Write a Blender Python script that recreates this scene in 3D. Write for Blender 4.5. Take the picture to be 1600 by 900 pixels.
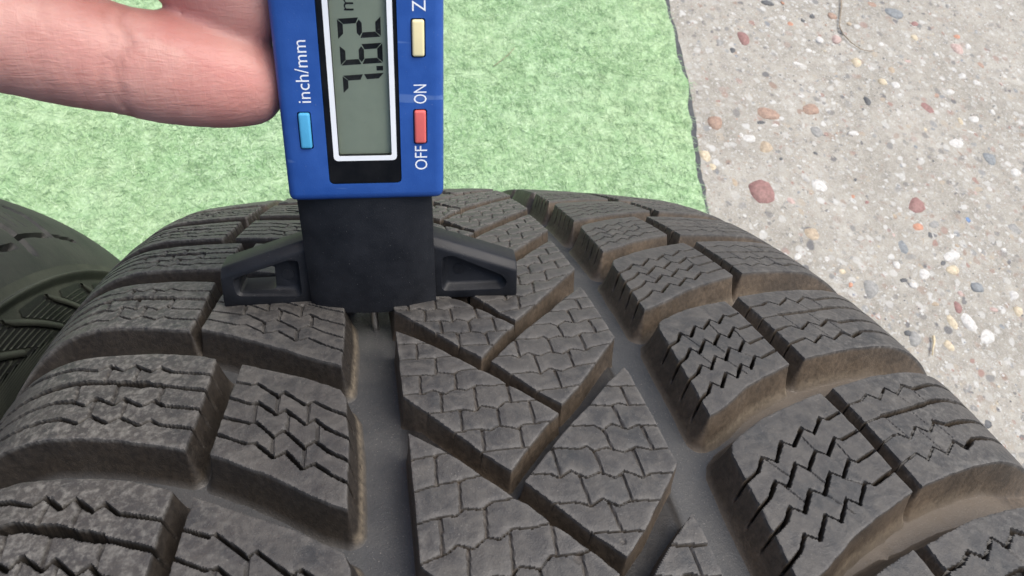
import bpy, bmesh, math, random
import numpy as np
from mathutils import Matrix, Vector

for o in list(bpy.data.objects): bpy.data.objects.remove(o)
SC = bpy.context.scene
COL = SC.collection
random.seed(5)
RNG = np.random.default_rng(11)

# ------------------------------------------------------------------ camera
# Measurements are taken in the "tyre frame": origin on the axle, x along the axle,
# z radially out through the gauge.  PHI turns that frame onto the ground.
R = 0.335
PHI = math.radians(33)
_c, _s = math.cos(PHI), math.sin(PHI)
ROT = np.array([[1, 0, 0], [0, _c, _s], [0, -_s, _c]])
def world(P):                         # tyre frame -> world, tyre standing on z = 0
    return np.asarray(P) @ ROT.T + np.array([0, 0, R])
CAM_T = np.array([-0.029052767691624168, -0.11656081325523748, 0.41717831150798157])
CAM_M = np.array([[0.9767328607009531, -0.20313128948134462, 0.068779343269464],
                  [0.048082379519423846, 0.5199641318366836, 0.8528337390037253],
                  [0.2090000086284273, 0.8296836631132194, -0.5176330897038435]])
FPX = 1113.1193                        # focal length in photograph pixels (1600 wide)
CW = world(CAM_T)
MW = CAM_M @ ROT.T                     # rows: right, up, forward in world
cam_d = bpy.data.cameras.new('camera')
cam = bpy.data.objects.new('camera', cam_d)
COL.objects.link(cam)
cam.matrix_world = Matrix(((MW[0][0], MW[1][0], -MW[2][0], CW[0]),
                           (MW[0][1], MW[1][1], -MW[2][1], CW[1]),
                           (MW[0][2], MW[1][2], -MW[2][2], CW[2]), (0, 0, 0, 1)))
cam_d.sensor_width = 36.0
cam_d.lens = FPX / 1600 * 36
cam_d.clip_start = 0.005
cam_d.clip_end = 200
cam_d.dof.use_dof = True
cam_d.dof.focus_distance = 0.165
cam_d.dof.aperture_fstop = 64.0
SC.camera = cam

# ------------------------------------------------------------------ light
SUN_EL, SUN_AZ = math.radians(66), math.radians(80)      # azimuth from +y towards +x
w = bpy.data.worlds.new('World'); SC.world = w; w.use_nodes = True
nt = w.node_tree; nt.nodes.clear()
out = nt.nodes.new('ShaderNodeOutputWorld'); bg = nt.nodes.new('ShaderNodeBackground')
sky = nt.nodes.new('ShaderNodeTexSky'); sky.sky_type = 'NISHITA'; sky.sun_disc = False
sky.sun_elevation = SUN_EL; sky.sun_rotation = SUN_AZ
sky.air_density = 1.0; sky.dust_density = 4.0; sky.ozone_density = 1.0
bg.inputs['Strength'].default_value = 0.095
nt.links.new(sky.outputs[0], bg.inputs[0]); nt.links.new(bg.outputs[0], out.inputs[0])
sd = bpy.data.lights.new('sun', 'SUN'); sun = bpy.data.objects.new('sun', sd); COL.objects.link(sun)
sd.energy = 2.0; sd.angle = math.radians(48); sd.color = (1.0, 0.96, 0.9)
dvec = Vector((math.sin(SUN_AZ) * math.cos(SUN_EL), math.cos(SUN_AZ) * math.cos(SUN_EL), math.sin(SUN_EL)))
sun.rotation_euler = dvec.to_track_quat('Z', 'Y').to_euler()
sun.location = (1, 1, 3)
SC.view_settings.view_transform = 'Standard'; SC.view_settings.look = 'None'
SC.view_settings.exposure = 0.92; SC.view_settings.gamma = 1.0
SC.view_settings.use_curve_mapping = False

# ------------------------------------------------------------------ helpers
def tag(o, label=None, cat=None, group=None, kind=None):
    if label: o['label'] = label
    if cat: o['category'] = cat
    if group: o['group'] = group
    if kind: o['kind'] = kind
    return o
def empty(name, loc=(0, 0, 0)):
    o = bpy.data.objects.new(name, None); o.location = loc; o.empty_display_size = 0.02
    COL.objects.link(o); return o
def link(name, me, mat, parent=None, smooth=True, sharp=None):
    o = bpy.data.objects.new(name, me); COL.objects.link(o)
    if mat is not None: me.materials.append(mat)
    if smooth and len(me.polygons):
        me.polygons.foreach_set('use_smooth', np.ones(len(me.polygons), bool))
        if sharp: me.set_sharp_from_angle(angle=math.radians(sharp))
    if parent: o.parent = parent
    return o
def npmesh(name, V, F, attrs=None):
    """V (n,3), F (m,k) int array of one polygon size."""
    V = np.asarray(V, np.float32); F = np.asarray(F, np.int32)
    me = bpy.data.meshes.new(name); k = F.shape[1]; m = len(F)
    me.vertices.add(len(V)); me.vertices.foreach_set('co', V.ravel())
    me.loops.add(m * k); me.loops.foreach_set('vertex_index', F.ravel())
    me.polygons.add(m)
    me.polygons.foreach_set('loop_start', np.arange(0, m * k, k, dtype=np.int32))
    for n, a in (attrs or {}).items():
        at = me.attributes.new(n, 'FLOAT', 'POINT'); at.data.foreach_set('value', np.asarray(a, np.float32))
    me.update(calc_edges=True); return me
def bm_mesh(name, bm):
    bmesh.ops.recalc_face_normals(bm, faces=bm.faces[:])
    me = bpy.data.meshes.new(name); bm.to_mesh(me); bm.free(); return me
_LAT = np.random.default_rng(3).random((8, 128, 128))
def vnoise(x, y, scale, seed=0):
    L = _LAT[seed % 8]
    x = np.asarray(x) / scale + seed * 13.7; y = np.asarray(y) / scale + seed * 7.3
    xi = np.floor(x).astype(int); yi = np.floor(y).astype(int); fx = x - xi; fy = y - yi
    fx = fx * fx * (3 - 2 * fx); fy = fy * fy * (3 - 2 * fy)
    g = lambda a, b: L[a % 128, b % 128]
    return ((g(xi, yi) * (1 - fx) + g(xi + 1, yi) * fx) * (1 - fy) + (g(xi, yi + 1) * (1 - fx) + g(xi + 1, yi + 1) * fx) * fy) * 2 - 1
def fbm(x, y, scale, seed=0, oct=3):
    return sum(vnoise(x, y, scale / 2 ** i, seed + i) * 0.5 ** i for i in range(oct))
def sstep(a, b, x):
    t = np.clip((x - a) / (b - a), 0, 1); return t * t * (3 - 2 * t)

# ------------------------------------------------------------------ node material helper
class NM:
    def __init__(s, name):
        s.m = bpy.data.materials.new(name); s.m.use_nodes = True; s.t = s.m.node_tree
        s.b = s.t.nodes['Principled BSDF']
    def n(s, t, **kw):
        nd = s.t.nodes.new(t)
        for k, v in kw.items():
            if k in nd.inputs.keys(): nd.inputs[k].default_value = v
            else: setattr(nd, k, v)
        return nd
    def l(s, a, b): s.t.links.new(a, b)
    def coord(s, kind='Object'): return s.n('ShaderNodeTexCoord').outputs[kind]
    def geo(s): return s.n('ShaderNodeNewGeometry').outputs['Position']
    def noise(s, scale, detail=4, rough=0.55, vec=None, dist=0.0):
        nd = s.n('ShaderNodeTexNoise', Scale=scale, Detail=detail, Roughness=rough, Distortion=dist)
        s.l(vec if vec else s.geo(), nd.inputs['Vector']); return nd.outputs['Fac']
    def ramp(s, fac, stops, interp='LINEAR'):
        r = s.n('ShaderNodeValToRGB'); cr = r.color_ramp; cr.interpolation = interp
        while len(cr.elements) > 1: cr.elements.remove(cr.elements[-1])
        for i, (p, c) in enumerate(stops):
            e = cr.elements[0] if i == 0 else cr.elements.new(p)
            e.position = p; e.color = (c, c, c, 1) if not hasattr(c, '__len__') else (*c, 1)
        s.l(fac, r.inputs[0]); return r.outputs[0]
    def mix(s, fac, a, b, blend='MIX'):
        nd = s.n('ShaderNodeMix', data_type='RGBA', blend_type=blend)
        for v, i in ((fac, 0), (a, 6), (b, 7)):
            if isinstance(v, (int, float)): nd.inputs[i].default_value = v
            elif isinstance(v, tuple): nd.inputs[i].default_value = (*v, 1)
            else: s.l(v, nd.inputs[i])
        return nd.outputs[2]
    def math(s, op, a, b=0.0, c=0.0):
        nd = s.n('ShaderNodeMath', operation=op)
        for i, v in enumerate((a, b, c)):
            if isinstance(v, (int, float)): nd.inputs[i].default_value = v
            else: s.l(v, nd.inputs[i])
        return nd.outputs[0]
    def attr(s, name): return s.n('ShaderNodeAttribute', attribute_name=name).outputs['Fac']
    def bump(s, h, strength, dist):
        nd = s.n('ShaderNodeBump', Strength=strength, Distance=dist); s.l(h, nd.inputs['Height'])
        s.l(nd.outputs[0], s.b.inputs['Normal'])
    def set(s, **kw):
        for k, v in kw.items():
            i = s.b.inputs[k.replace('_', ' ')]
            if isinstance(v, (int, float)): i.default_value = v
            elif isinstance(v, tuple): i.default_value = (*v, 1) if len(v) == 3 and i.type == 'RGBA' else v
            else: s.l(v, i)
        return s.m

def mat_tread():
    M = NM('tread_rubber')
    dr = M.attr('drop'); sc = M.attr('scuff'); br = M.attr('brown')
    n1 = M.noise(90, 5, .6); n2 = M.noise(900, 5, .65); n3 = M.noise(3500, 2, .6); n4 = M.noise(260, 6, .7, dist=.6)
    top = M.ramp(n1, [(.3, (.029, .030, .031)), (.5, (.041, .039, .038)), (.72, (.060, .056, .051))])
    top = M.mix(M.ramp(n4, [(.42, 0.), (.7, 1.)]), top, (.074, .069, .063))
    sp = M.ramp(n3, [(.66, 0.), (.76, 1.)])
    top = M.mix(M.math('MULTIPLY', sp, .5), top, (.24, .23, .21))
    lipf = M.math('MULTIPLY', M.attr('lip'), M.ramp(M.math('ADD', M.math('MULTIPLY', n2, .5), M.math('MULTIPLY', n4, .5)), [(.36, .15), (.62, 1.)]))
    top = M.mix(M.math('MULTIPLY', lipf, .85), top, (.118, .112, .104))
    # abrasion of the shoulders: pale rubbed patches
    sm = M.math('MULTIPLY', sc, M.ramp(M.math('ADD', M.math('MULTIPLY', n2, .75), M.math('MULTIPLY', n4, .25)), [(.47, 0.), (.62, 1.)]))
    top = M.mix(M.math('MULTIPLY', sm, .9), top, (.150, .145, .133))
    # dust on the groove walls and floors, with wall shade and highlight painted in
    wallc = M.mix(M.ramp(n1, [(.35, 0.), (.65, 1.)]), (.052, .040, .029), (.098, .074, .052))
    grain = M.ramp(n2, [(.35, .7), (.65, 1.25)])
    wallc = M.mix(1.0, wallc, grain, 'MULTIPLY')
    wall_shade = M.mix(M.ramp(n2, [(.4, 0.), (.7, 1.)]), (.013, .0115, .0105), (.024, .021, .018))  # painted shade: near-black walls, mostly on the left blocks
    wall = M.mix(br, wall_shade, wallc)
    floor = M.mix(M.ramp(n1, [(.35, 0.), (.65, 1.)]), (.038, .040, .043), (.060, .060, .060))
    floor = M.mix(M.math('MULTIPLY', br, .75), floor, (.120, .094, .067))
    floor = M.mix(M.math('MULTIPLY', sp, .6), floor, (.30, .28, .25))
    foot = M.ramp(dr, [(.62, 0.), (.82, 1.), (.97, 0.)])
    foot = M.math('MULTIPLY', foot, M.math('MULTIPLY', M.attr('tan'), M.ramp(n2, [(.3, .2), (.6, 1.)])))  # pale dust at the wall foot, plus a painted highlight on right-facing walls
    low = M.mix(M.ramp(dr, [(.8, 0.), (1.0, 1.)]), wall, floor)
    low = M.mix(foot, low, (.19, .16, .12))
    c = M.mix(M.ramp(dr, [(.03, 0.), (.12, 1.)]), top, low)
    c = M.mix(M.math('MULTIPLY', M.attr('sipe'), .9), c, (.010, .009, .008))  # shade inside the sipe cuts painted in as near-black
    M.bump(M.math('ADD', M.math('MULTIPLY', n2, .6), M.math('MULTIPLY', n3, .4)), .5, .0004)
    return M.set(Base_Color=c, Roughness=M.ramp(n4, [(.3, .42), (.7, .68)]), Specular_IOR_Level=.45)
def mat_rubber(name, a, b, scale=60, rough=.7, bump=.3):
    M = NM(name); n1 = M.noise(scale, 5, .6); n2 = M.noise(1500, 3, .6)
    c = M.mix(M.ramp(n1, [(.35, 0.), (.7, 1.)]), a, b)
    M.bump(n2, bump, .0003)
    return M.set(Base_Color=c, Roughness=rough, Specular_IOR_Level=.35)
def mat_plastic(name, col, rough, var=.15, speck=0.0, bump=.1, scale=300):
    M = NM(name); n1 = M.noise(scale, 4, .6); n2 = M.noise(4500, 2, .5)
    c = M.mix(M.ramp(n1, [(.35, 0.), (.7, 1.)]), col, tuple(min(1, x * (1 + var) + .004) for x in col))
    if speck: c = M.mix(M.math('MULTIPLY', M.ramp(n2, [(.72, 0.), (.78, 1.)]), speck), c, (.5, .5, .48))
    M.bump(n2, bump, .0002)
    return M.set(Base_Color=c, Roughness=M.ramp(n1, [(.3, rough), (.7, min(1, rough + .12))]), Specular_IOR_Level=.2 if col[0] < .005 else (.32 if col[0] < .012 else .45))
def mat_blue():
    M = NM('blue_plastic'); P = M.geo(); n1 = M.noise(300, 4, .6); n2 = M.noise(4200, 2, .5); n3 = M.noise(40, 3, .6)
    c = M.mix(M.ramp(n1, [(.35, 0.), (.7, 1.)]), (.0155, .074, .31), (.020, .090, .355))
    c = M.mix(M.math('MULTIPLY', M.ramp(n3, [(.5, 0.), (.75, 1.)]), .25), c, (.045, .11, .33))
    g = M.n('ShaderNodeNewGeometry'); rub = M.math('MULTIPLY', M.ramp(g.outputs['Pointiness'], [(.53, 0.), (.60, 1.)]), M.ramp(n1, [(.4, 0.), (.6, .6)]))
    c = M.mix(rub, c, (.20, .30, .55))
    for rot, sc in ((.5, 500), (1.9, 380)):
        mp = M.n('ShaderNodeMapping'); mp.inputs['Rotation'].default_value = (.3, rot, rot); mp.inputs['Scale'].default_value = (.05, 1, 1); M.l(P, mp.inputs['Vector'])
        sc_ = M.math('MULTIPLY', M.ramp(M.noise(sc, 2, .5, mp.outputs[0]), [(.70, 0.), (.73, 1.)]), .35)
        c = M.mix(sc_, c, (.16, .26, .50))
    c = M.mix(M.math('MULTIPLY', M.ramp(n2, [(.73, 0.), (.78, 1.)]), .35), c, (.5, .5, .48))
    M.bump(n2, .15, .0002)
    return M.set(Base_Color=c, Roughness=M.ramp(n1, [(.3, .33), (.7, .50)]), Specular_IOR_Level=.45)
def mat_skin():
    M = NM('skin'); P = M.geo()
    n1 = M.noise(110, 5, .65); n2 = M.noise(38, 4, .6); n3 = M.noise(900, 3, .6); n4 = M.noise(2600, 2, .5)
    pink = M.attr('pink')
    c = M.mix(M.ramp(n1, [(.35, 0.), (.65, 1.)]), (.56, .275, .23), (.68, .385, .325))
    c = M.mix(M.math('MULTIPLY', pink, M.ramp(n2, [(.3, .35), (.7, .9)])), c, (.60, .235, .20))
    c = M.mix(M.math('MULTIPLY', M.ramp(n2, [(.5, 0.), (.75, 1.)]), .5), c, (.66, .46, .37))
    c = M.mix(M.math('MULTIPLY', M.attr('crease'), .4), c, (.42, .17, .14))
    mp = M.n('ShaderNodeMapping'); mp.inputs['Scale'].default_value = (.16, 1, 1); M.l(P, mp.inputs['Vector'])
    l1 = M.noise(1500, 2, .5, mp.outputs[0], .8)
    mp2 = M.n('ShaderNodeMapping'); mp2.inputs['Scale'].default_value = (1, .2, .2); M.l(P, mp2.inputs['Vector'])
    l2 = M.noise(800, 3, .6, mp2.outputs[0], .8)
    h = M.math('ADD', M.math('MULTIPLY', l1, 1.0), M.math('ADD', M.math('MULTIPLY', l2, .8), M.math('MULTIPLY', n3, .5)))
    M.bump(h, .42, .00032)
    M.b.inputs['Subsurface Radius'].default_value = (.005, .0018, .001)
    M.b.subsurface_method = 'RANDOM_WALK'
    return M.set(Base_Color=c, Roughness=.46, Subsurface_Weight=.3, Subsurface_Scale=.8, Specular_IOR_Level=.45)
def mat_concrete():
    M = NM('concrete'); P = M.geo()
    n1 = M.noise(9, 5, .6, P); n2 = M.noise(60, 6, .65, P); n3 = M.noise(420, 4, .7, P)
    c = M.mix(M.ramp(n1, [(.35, 0.), (.65, 1.)]), (.292, .277, .240), (.372, .355, .312))
    c = M.mix(M.ramp(n2, [(.3, 0.), (.7, 1.)]), M.mix(1.0, c, (.80, .79, .78), 'MULTIPLY'), M.mix(1.0, c, (1.18, 1.18, 1.18), 'MULTIPLY'))
    c = M.mix(M.ramp(n3, [(.52, 0.), (.66, .8)]), c, (.44, .435, .41))
    for sc, lo, seed in ((70, .30, 9), (110, .26, 5), (150, .25, 0), (260, .24, 3), (45, .22, 7)):
        mp = M.n('ShaderNodeMapping'); mp.inputs['Location'].default_value = (seed, seed * 2, 0); M.l(P, mp.inputs['Vector'])
        wn = M.n('ShaderNodeTexNoise', Scale=sc * .8, Detail=1.0); M.l(mp.outputs[0], wn.inputs['Vector'])
        vv = M.n('ShaderNodeMix', data_type='VECTOR'); vv.inputs[0].default_value = .012
        M.l(mp.outputs[0], vv.inputs[4]); M.l(wn.outputs['Color'], vv.inputs[5])
        vo = M.n('ShaderNodeTexVoronoi', Scale=float(sc), Randomness=1.0); M.l(vv.outputs[1], vo.inputs['Vector'])
        mask = M.ramp(vo.outputs['Distance'], [(lo, 1.), (lo + .09, 0.)])
        sp = M.n('ShaderNodeSeparateColor'); M.l(vo.outputs['Color'], sp.inputs[0])
        pick = M.ramp(sp.outputs[0], [(.0, (.52, .52, .50)), (.26, (.40, .39, .36)), (.40, (.13, .13, .135)), (.52, (.55, .55, .53)), (.66, (.20, .20, .195)),
                                      (.74, (.27, .20, .16)), (.80, (.38, .33, .26)), (.87, (.21, .225, .24)), (.93, (.30, .19, .16))], 'CONSTANT')
        keep = M.ramp(sp.outputs[1], [(.0, 0.), (.42, .3), (.62, .55), (.86, .85)], 'CONSTANT')
        c = M.mix(M.math('MULTIPLY', mask, keep), c, pick)
    M.bump(M.math('ADD', n3, M.math('MULTIPLY', n2, 1.5)), .8, .002)
    return M.set(Base_Color=c, Roughness=.88, Specular_IOR_Level=.3)
def mat_simple(name, a, b, scale, rough, bump=0.0, bscale=800, bdist=.0005, spec=.4):
    M = NM(name); n1 = M.noise(scale, 5, .6)
    c = M.mix(M.ramp(n1, [(.35, 0.), (.68, 1.)]), a, b)
    if bump: M.bump(M.noise(bscale, 4, .6), bump, bdist)
    return M.set(Base_Color=c, Roughness=rough, Specular_IOR_Level=spec)
def mat_fibre(flat=False):
    M = NM('carpet_felt' if flat else 'green_fibre'); t = M.ramp(M.noise(260, 4, .7), [(.3, 0.), (.7, 1.)]) if flat else M.attr('tone'); n1 = M.noise(14, 3, .6); n2 = M.noise(55, 4, .6)
    c = M.ramp(t, [(0., (.160, .290, .135)), (.5, (.265, .425, .225)), (1., (.50, .66, .45))])
    c = M.mix(M.ramp(n1, [(.35, .0), (.7, .45)]), c, (.50, .63, .43))
    c = M.mix(M.ramp(M.noise(3.2, 3, .6), [(.38, .0), (.62, .4)]), c, (.47, .60, .37))
    c = M.mix(M.ramp(n2, [(.4, .0), (.62, .38)]), c, (.185, .34, .16))
    if flat: M.bump(M.noise(500, 4, .6), .6, .003)
    return M.set(Base_Color=c, Roughness=.8, Specular_IOR_Level=.2)

MAT = dict(tread=mat_tread(),
    side=mat_rubber('sidewall_rubber', (.030, .030, .031), (.055, .053, .050), 70, .65),
    liner=mat_rubber('inner_liner', (.02, .02, .02), (.03, .03, .03)),
    old=mat_rubber('aged_rubber', (.020, .021, .020), (.042, .042, .037), 45, .62, .35),
    oldside=mat_rubber('aged_sidewall_rubber', (.034, .037, .029), (.062, .066, .050), 60, .68, .3),
    olddark=mat_rubber('rubber_ribbing', (.009, .009, .009), (.018, .018, .017), 60, .6, .2),
    blue=mat_blue(),
    black=mat_plastic('black_plastic', (.0060, .0070, .0095), .44, .5, .25, .22, 160),
    gloss=mat_plastic('black_window', (.003, .003, .0035), .30, .4, .08, .03),
    white=mat_plastic('white_print', (.80, .83, .85), .45, .05, 0, .02),
    lcd=mat_plastic('display_glass', (.205, .245, .180), .30, .06, .02, .02),
    seg=mat_plastic('display_segment', (.003, .004, .0045), .6, .3, 0, .02),
    dark=mat_plastic('slot_dark', (.01, .01, .012), .6, .2, 0, .05),
    bblue=mat_plastic('cyan_button', (.07, .36, .60), .45, .1, 0, .06),
    byel=mat_plastic('cream_button', (.78, .70, .40), .45, .06, 0, .06),
    bred=mat_plastic('red_button', (.62, .12, .11), .45, .12, 0, .06),
    skin=mat_skin(), nail=mat_plastic('nail', (.60, .36, .30), .3, .08, 0, .03),
    conc=mat_concrete(), fibre=mat_fibre(),
    felt=mat_fibre(True),
    backing=mat_simple('carpet_backing', (.045, .050, .055), (.085, .09, .095), 120, .85, .4, 400, .001),
    twig=mat_simple('twig', (.22, .17, .12), (.34, .27, .19), 200, .8),
    straw=mat_simple('straw', (.52, .43, .27), (.62, .53, .36), 200, .7))
M_ = NM('steel'); MAT['steel'] = M_.set(Base_Color=(.62, .61, .58), Metallic=1.0, Roughness=.38)
M_ = NM('window_glass'); M_.t.nodes.remove(M_.b)
_o = [n for n in M_.t.nodes if n.type == 'OUTPUT_MATERIAL'][0]
_tr = M_.n('ShaderNodeBsdfTransparent'); _gl = M_.n('ShaderNodeBsdfGlossy', Roughness=.12); _df = M_.n('ShaderNodeBsdfDiffuse'); _df.inputs['Color'].default_value = (.6, .6, .57, 1)
_fr = M_.n('ShaderNodeFresnel', IOR=1.09); _mx = M_.n('ShaderNodeMixShader'); _m2 = M_.n('ShaderNodeMixShader')
M_.l(_fr.outputs[0], _mx.inputs[0]); M_.l(_tr.outputs[0], _mx.inputs[1]); M_.l(_gl.outputs[0], _mx.inputs[2])
_du = M_.math('MULTIPLY', M_.ramp(M_.noise(3200, 2, .6), [(.70, 0.), (.78, 1.)]), .4)
M_.l(M_.math('ADD', _du, M_.math('MULTIPLY', M_.ramp(M_.noise(220, 4, .6), [(.45, 0.), (.75, 1.)]), .012)), _m2.inputs[0])
M_.l(_mx.outputs[0], _m2.inputs[1]); M_.l(_df.outputs[0], _m2.inputs[2]); M_.l(_m2.outputs[0], _o.inputs['Surface'])
MAT['glass'] = M_.m
PEB = {}
for nm, a in dict(red=(.29, .16, .145), brown=(.36, .25, .19), dark=(.10, .105, .11), grey=(.30, .30, .285), white=(.60, .59, .56),
                  cream=(.58, .50, .36), tan=(.44, .36, .26), orange=(.50, .26, .17), blue=(.14, .23, .40), pink=(.50, .38, .34), slate=(.23, .25, .26)).items():
    PEB[nm] = mat_simple('pebble_' + nm, tuple(x * .62 for x in a), tuple(min(1, x * 1.05) for x in a), 240, .62, .35, 700, .0008)

# ------------------------------------------------------------------ ground
PX = np.array([1.0, 0, 0])
def gpix(x, y, z=0.0):                # photograph pixel -> point on the ground plane
    d = (MW[0] * (x - 800) + MW[1] * (450 - y)) / FPX + MW[2]
    t = (z - CW[2]) / d[2]; P = CW + t * d
    return P, t
def rock(name, seed, flat=.55, sub=2):
    bm = bmesh.new(); bmesh.ops.create_icosphere(bm, subdivisions=sub, radius=1.0); r = random.Random(seed)
    ks = [(Vector((r.gauss(0, 1), r.gauss(0, 1), r.gauss(0, .6))).normalized(), r.uniform(.55, .92)) for _ in range(9)]
    for v in bm.verts:
        for k, d in ks:
            e = v.co.dot(k) - d
            if e > 0: v.co -= k * e * .8
        v.co.z *= flat
    return bm_mesh(name, bm)

# concrete: fine, slightly uneven near the tyres, one sheet out to the distance
def sheet():
    a = np.concatenate([[-60, -20, -6, -2.5], np.linspace(-1.2, 1.8, 181), [3, 7, 20, 60]])
    X, Y = np.meshgrid(a, a, indexing='ij')
    Z = np.where((np.abs(X - .3) < 1.6) & (np.abs(Y - .3) < 1.6), fbm(X, Y, .09, 1, 4) * .0012, 0) - .0016
    n = len(a); idx = np.arange(n * n).reshape(n, n)
    F = np.stack([idx[:-1, :-1], idx[1:, :-1], idx[1:, 1:], idx[:-1, 1:]], -1).reshape(-1, 4)
    return npmesh('concrete', np.stack([X, Y, Z], -1).reshape(-1, 3), F)
ground = link('concrete_ground', sheet(), MAT['conc']); tag(ground, kind='structure')
rocks = [rock('pebble_shape', i, random.uniform(.5, .75)) for i in range(10)]
rock_m = {}
def pebble(x, y, a, b, rot, colr, i):
    key = (i % 10, colr)
    if key not in rock_m:
        me = rocks[i % 10].copy(); me.materials.append(PEB[colr])
        me.polygons.foreach_set('use_smooth', np.ones(len(me.polygons), bool)); rock_m[key] = me
    o = bpy.data.objects.new('pebble', rock_m[key]); COL.objects.link(o)
    h = min(a, b) * .62
    o.scale = (a, b, h); o.rotation_euler = (random.uniform(-.1, .1), random.uniform(-.1, .1), rot)
    o.location = (x, y, -h * .34 - .0016); o.parent = ground
    return o
K1 = 2.6467; K2 = 3.215
P1 = [(430,155,58,70,'red'),(530,8,50,25,'dark'),(1050,50,85,55,'slate'),(1137,97,35,25,'red'),(815,158,45,40,'pink'),(965,15,50,30,'brown'),(1003,177,45,35,'white'),
 (1315,147,35,22,'orange'),(1315,195,50,55,'pink'),(330,175,50,35,'grey'),(385,205,30,25,'dark'),(525,465,100,70,'brown'),(310,500,65,65,'brown'),(705,450,75,60,'brown'),
 (943,415,28,40,'dark'),(1180,447,100,60,'red'),(1225,388,50,35,'brown'),(1310,587,80,45,'white'),(1447,650,55,60,'slate'),(890,548,60,30,'white'),(525,610,75,60,'tan'),
 (730,540,50,60,'grey'),(450,570,60,40,'white'),(512,795,108,122,'red'),(1135,850,90,80,'red'),(750,768,85,60,'white'),(1310,703,55,40,'tan'),(1120,668,30,22,'dark'),
 (635,828,60,35,'pink'),(880,812,30,22,'orange'),(900,255,50,40,'cream'),(1010,335,40,35,'cream'),(1058,347,40,35,'white'),(1555,710,45,45,'white'),(390,750,35,50,'tan'),
 (625,95,30,20,'orange'),(715,62,28,26,'dark'),(1410,265,30,34,'brown'),(1140,150,36,30,'cream'),(1285,378,44,26,'white'),(500,505,60,26,'dark'),(730,632,30,20,'dark'),
 (585,655,24,20,'dark'),(1105,250,38,22,'pink'),(1335,310,36,22,'white'),(1030,340,30,26,'grey'),(1180,535,40,36,'cream'),(1140,605,32,26,'slate'),(1385,488,44,30,'white'),
 (300,690,40,34,'cream'),(650,260,50,16,'white'),(700,205,26,22,'white'),(1460,460,24,26,'white'),(1228,222,22,20,'white'),(1360,190,30,30,'white'),(930,70,24,24,'grey'),
 (420,555,30,24,'white'),(560,520,52,30,'white'),(275,640,44,60,'cream'),(1212,665,26,22,'dark'),(940,835,34,22,'red'),(1075,800,26,26,'white'),(1365,855,34,16,'dark')]
P2 = [(757,236,65,55,'orange'),(810,272,45,65,'dark'),(678,333,75,70,'slate'),(573,272,60,28,'dark'),(1005,201,45,40,'blue'),(225,268,90,75,'tan'),(515,550,105,100,'grey'),
 (787,476,65,55,'white'),(915,385,110,60,'white'),(930,450,75,50,'cream'),(1058,542,65,55,'slate'),(957,640,50,60,'red'),(930,713,55,65,'cream'),(1115,785,125,80,'white'),
 (915,832,45,55,'cream'),(707,768,35,28,'dark'),(1240,583,55,45,'white'),(1265,665,55,50,'cream'),(375,460,40,35,'cream'),(840,222,80,45,'grey'),(1015,720,60,100,'white'),
 (632,277,25,30,'pink'),(1245,250,80,56,'grey'),(80,165,40,44,'cream'),(85,225,34,50,'cream'),(1190,352,26,24,'white'),(925,283,36,30,'white'),(880,420,50,34,'dark'),
 (1140,652,40,24,'pink'),(970,570,28,28,'pink'),(685,505,34,20,'dark'),(740,800,80,70,'grey'),(1180,740,38,30,'slate'),(655,75,28,24,'white'),(1005,140,44,22,'dark'),
 (1050,70,30,40,'pink'),(150,385,50,40,'white'),(300,400,44,34,'white'),(560,335,30,26,'cream'),(650,425,40,40,'white'),(735,530,36,34,'white'),(845,625,40,22,'straw')]
i = 0
spots = []
for K, ox, oy, L in ((K1, 1000, 0, P1), (K2, 1200, 280, P2)):
    for x, y, ww, hh, cl in L:
        P, t = gpix(ox + x / K, oy + y / K)
        sx = ww / K / FPX * t * .5; sy_ = hh / K / FPX * t * .5 / .9
        pebble(P[0], P[1], sx * 1.3, sy_ * 1.3, random.uniform(-.35, .35), 'tan' if cl == 'straw' else cl, i)
        spots.append((P[0], P[1], max(sx, sy_))); i += 1
mix = ['white'] * 5 + ['cream'] * 4 + ['grey'] * 4 + ['tan'] * 3 + ['dark'] * 3 + ['brown'] * 2 + ['red', 'pink', 'slate', 'orange']
cnt = 0
while cnt < 150:                       # more of the same aggregate around the traced stones
    x, y = random.uniform(.42, 1.25), random.uniform(-.15, 1.25)
    r = random.choice((.0035, .0045, .006, .008)) * random.uniform(.8, 1.3)
    if any((x - a) ** 2 + (y - b) ** 2 < (c + r + .004) ** 2 for a, b, c in spots): continue
    spots.append((x, y, r)); pebble(x, y, r, r * random.uniform(.6, 1), random.uniform(0, 3), random.choice(mix), i); i += 1; cnt += 1
def grit():                            # grains too small to pick apart
    tmpl = [(1, 0, 0), (.3, .95, 0), (-.8, .6, 0), (-.8, -.6, 0), (.3, -.95, 0), (.1, .05, .8)]
    tf = [(0, 1, 5), (1, 2, 5), (2, 3, 5), (3, 4, 5), (4, 0, 5)]
    n = 9000
    x = RNG.uniform(.38, 1.35, n); y = RNG.uniform(-.2, 1.3, n)
    r = RNG.choice([.0009, .0012, .0017, .0024], n, p=[.3, .35, .25, .1]); a = RNG.uniform(0, 6.28, n)
    T = np.array(tmpl); ca, sa = np.cos(a)[:, None], np.sin(a)[:, None]
    V = np.stack([x[:, None] + r[:, None] * (T[:, 0] * ca - T[:, 1] * sa), y[:, None] + r[:, None] * .8 * (T[:, 0] * sa + T[:, 1] * ca),
                  -.0018 + .7 * r[:, None] * T[:, 2] + 0 * ca], -1).reshape(-1, 3)
    F = (np.array(tf)[None] + 6 * np.arange(n)[:, None, None]).reshape(-1, 3)
    me = npmesh('grit', V, F, {'tone': np.repeat(RNG.random(n), 6)})
    return me
Mg = NM('grit'); tone = Mg.attr('tone')
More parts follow.
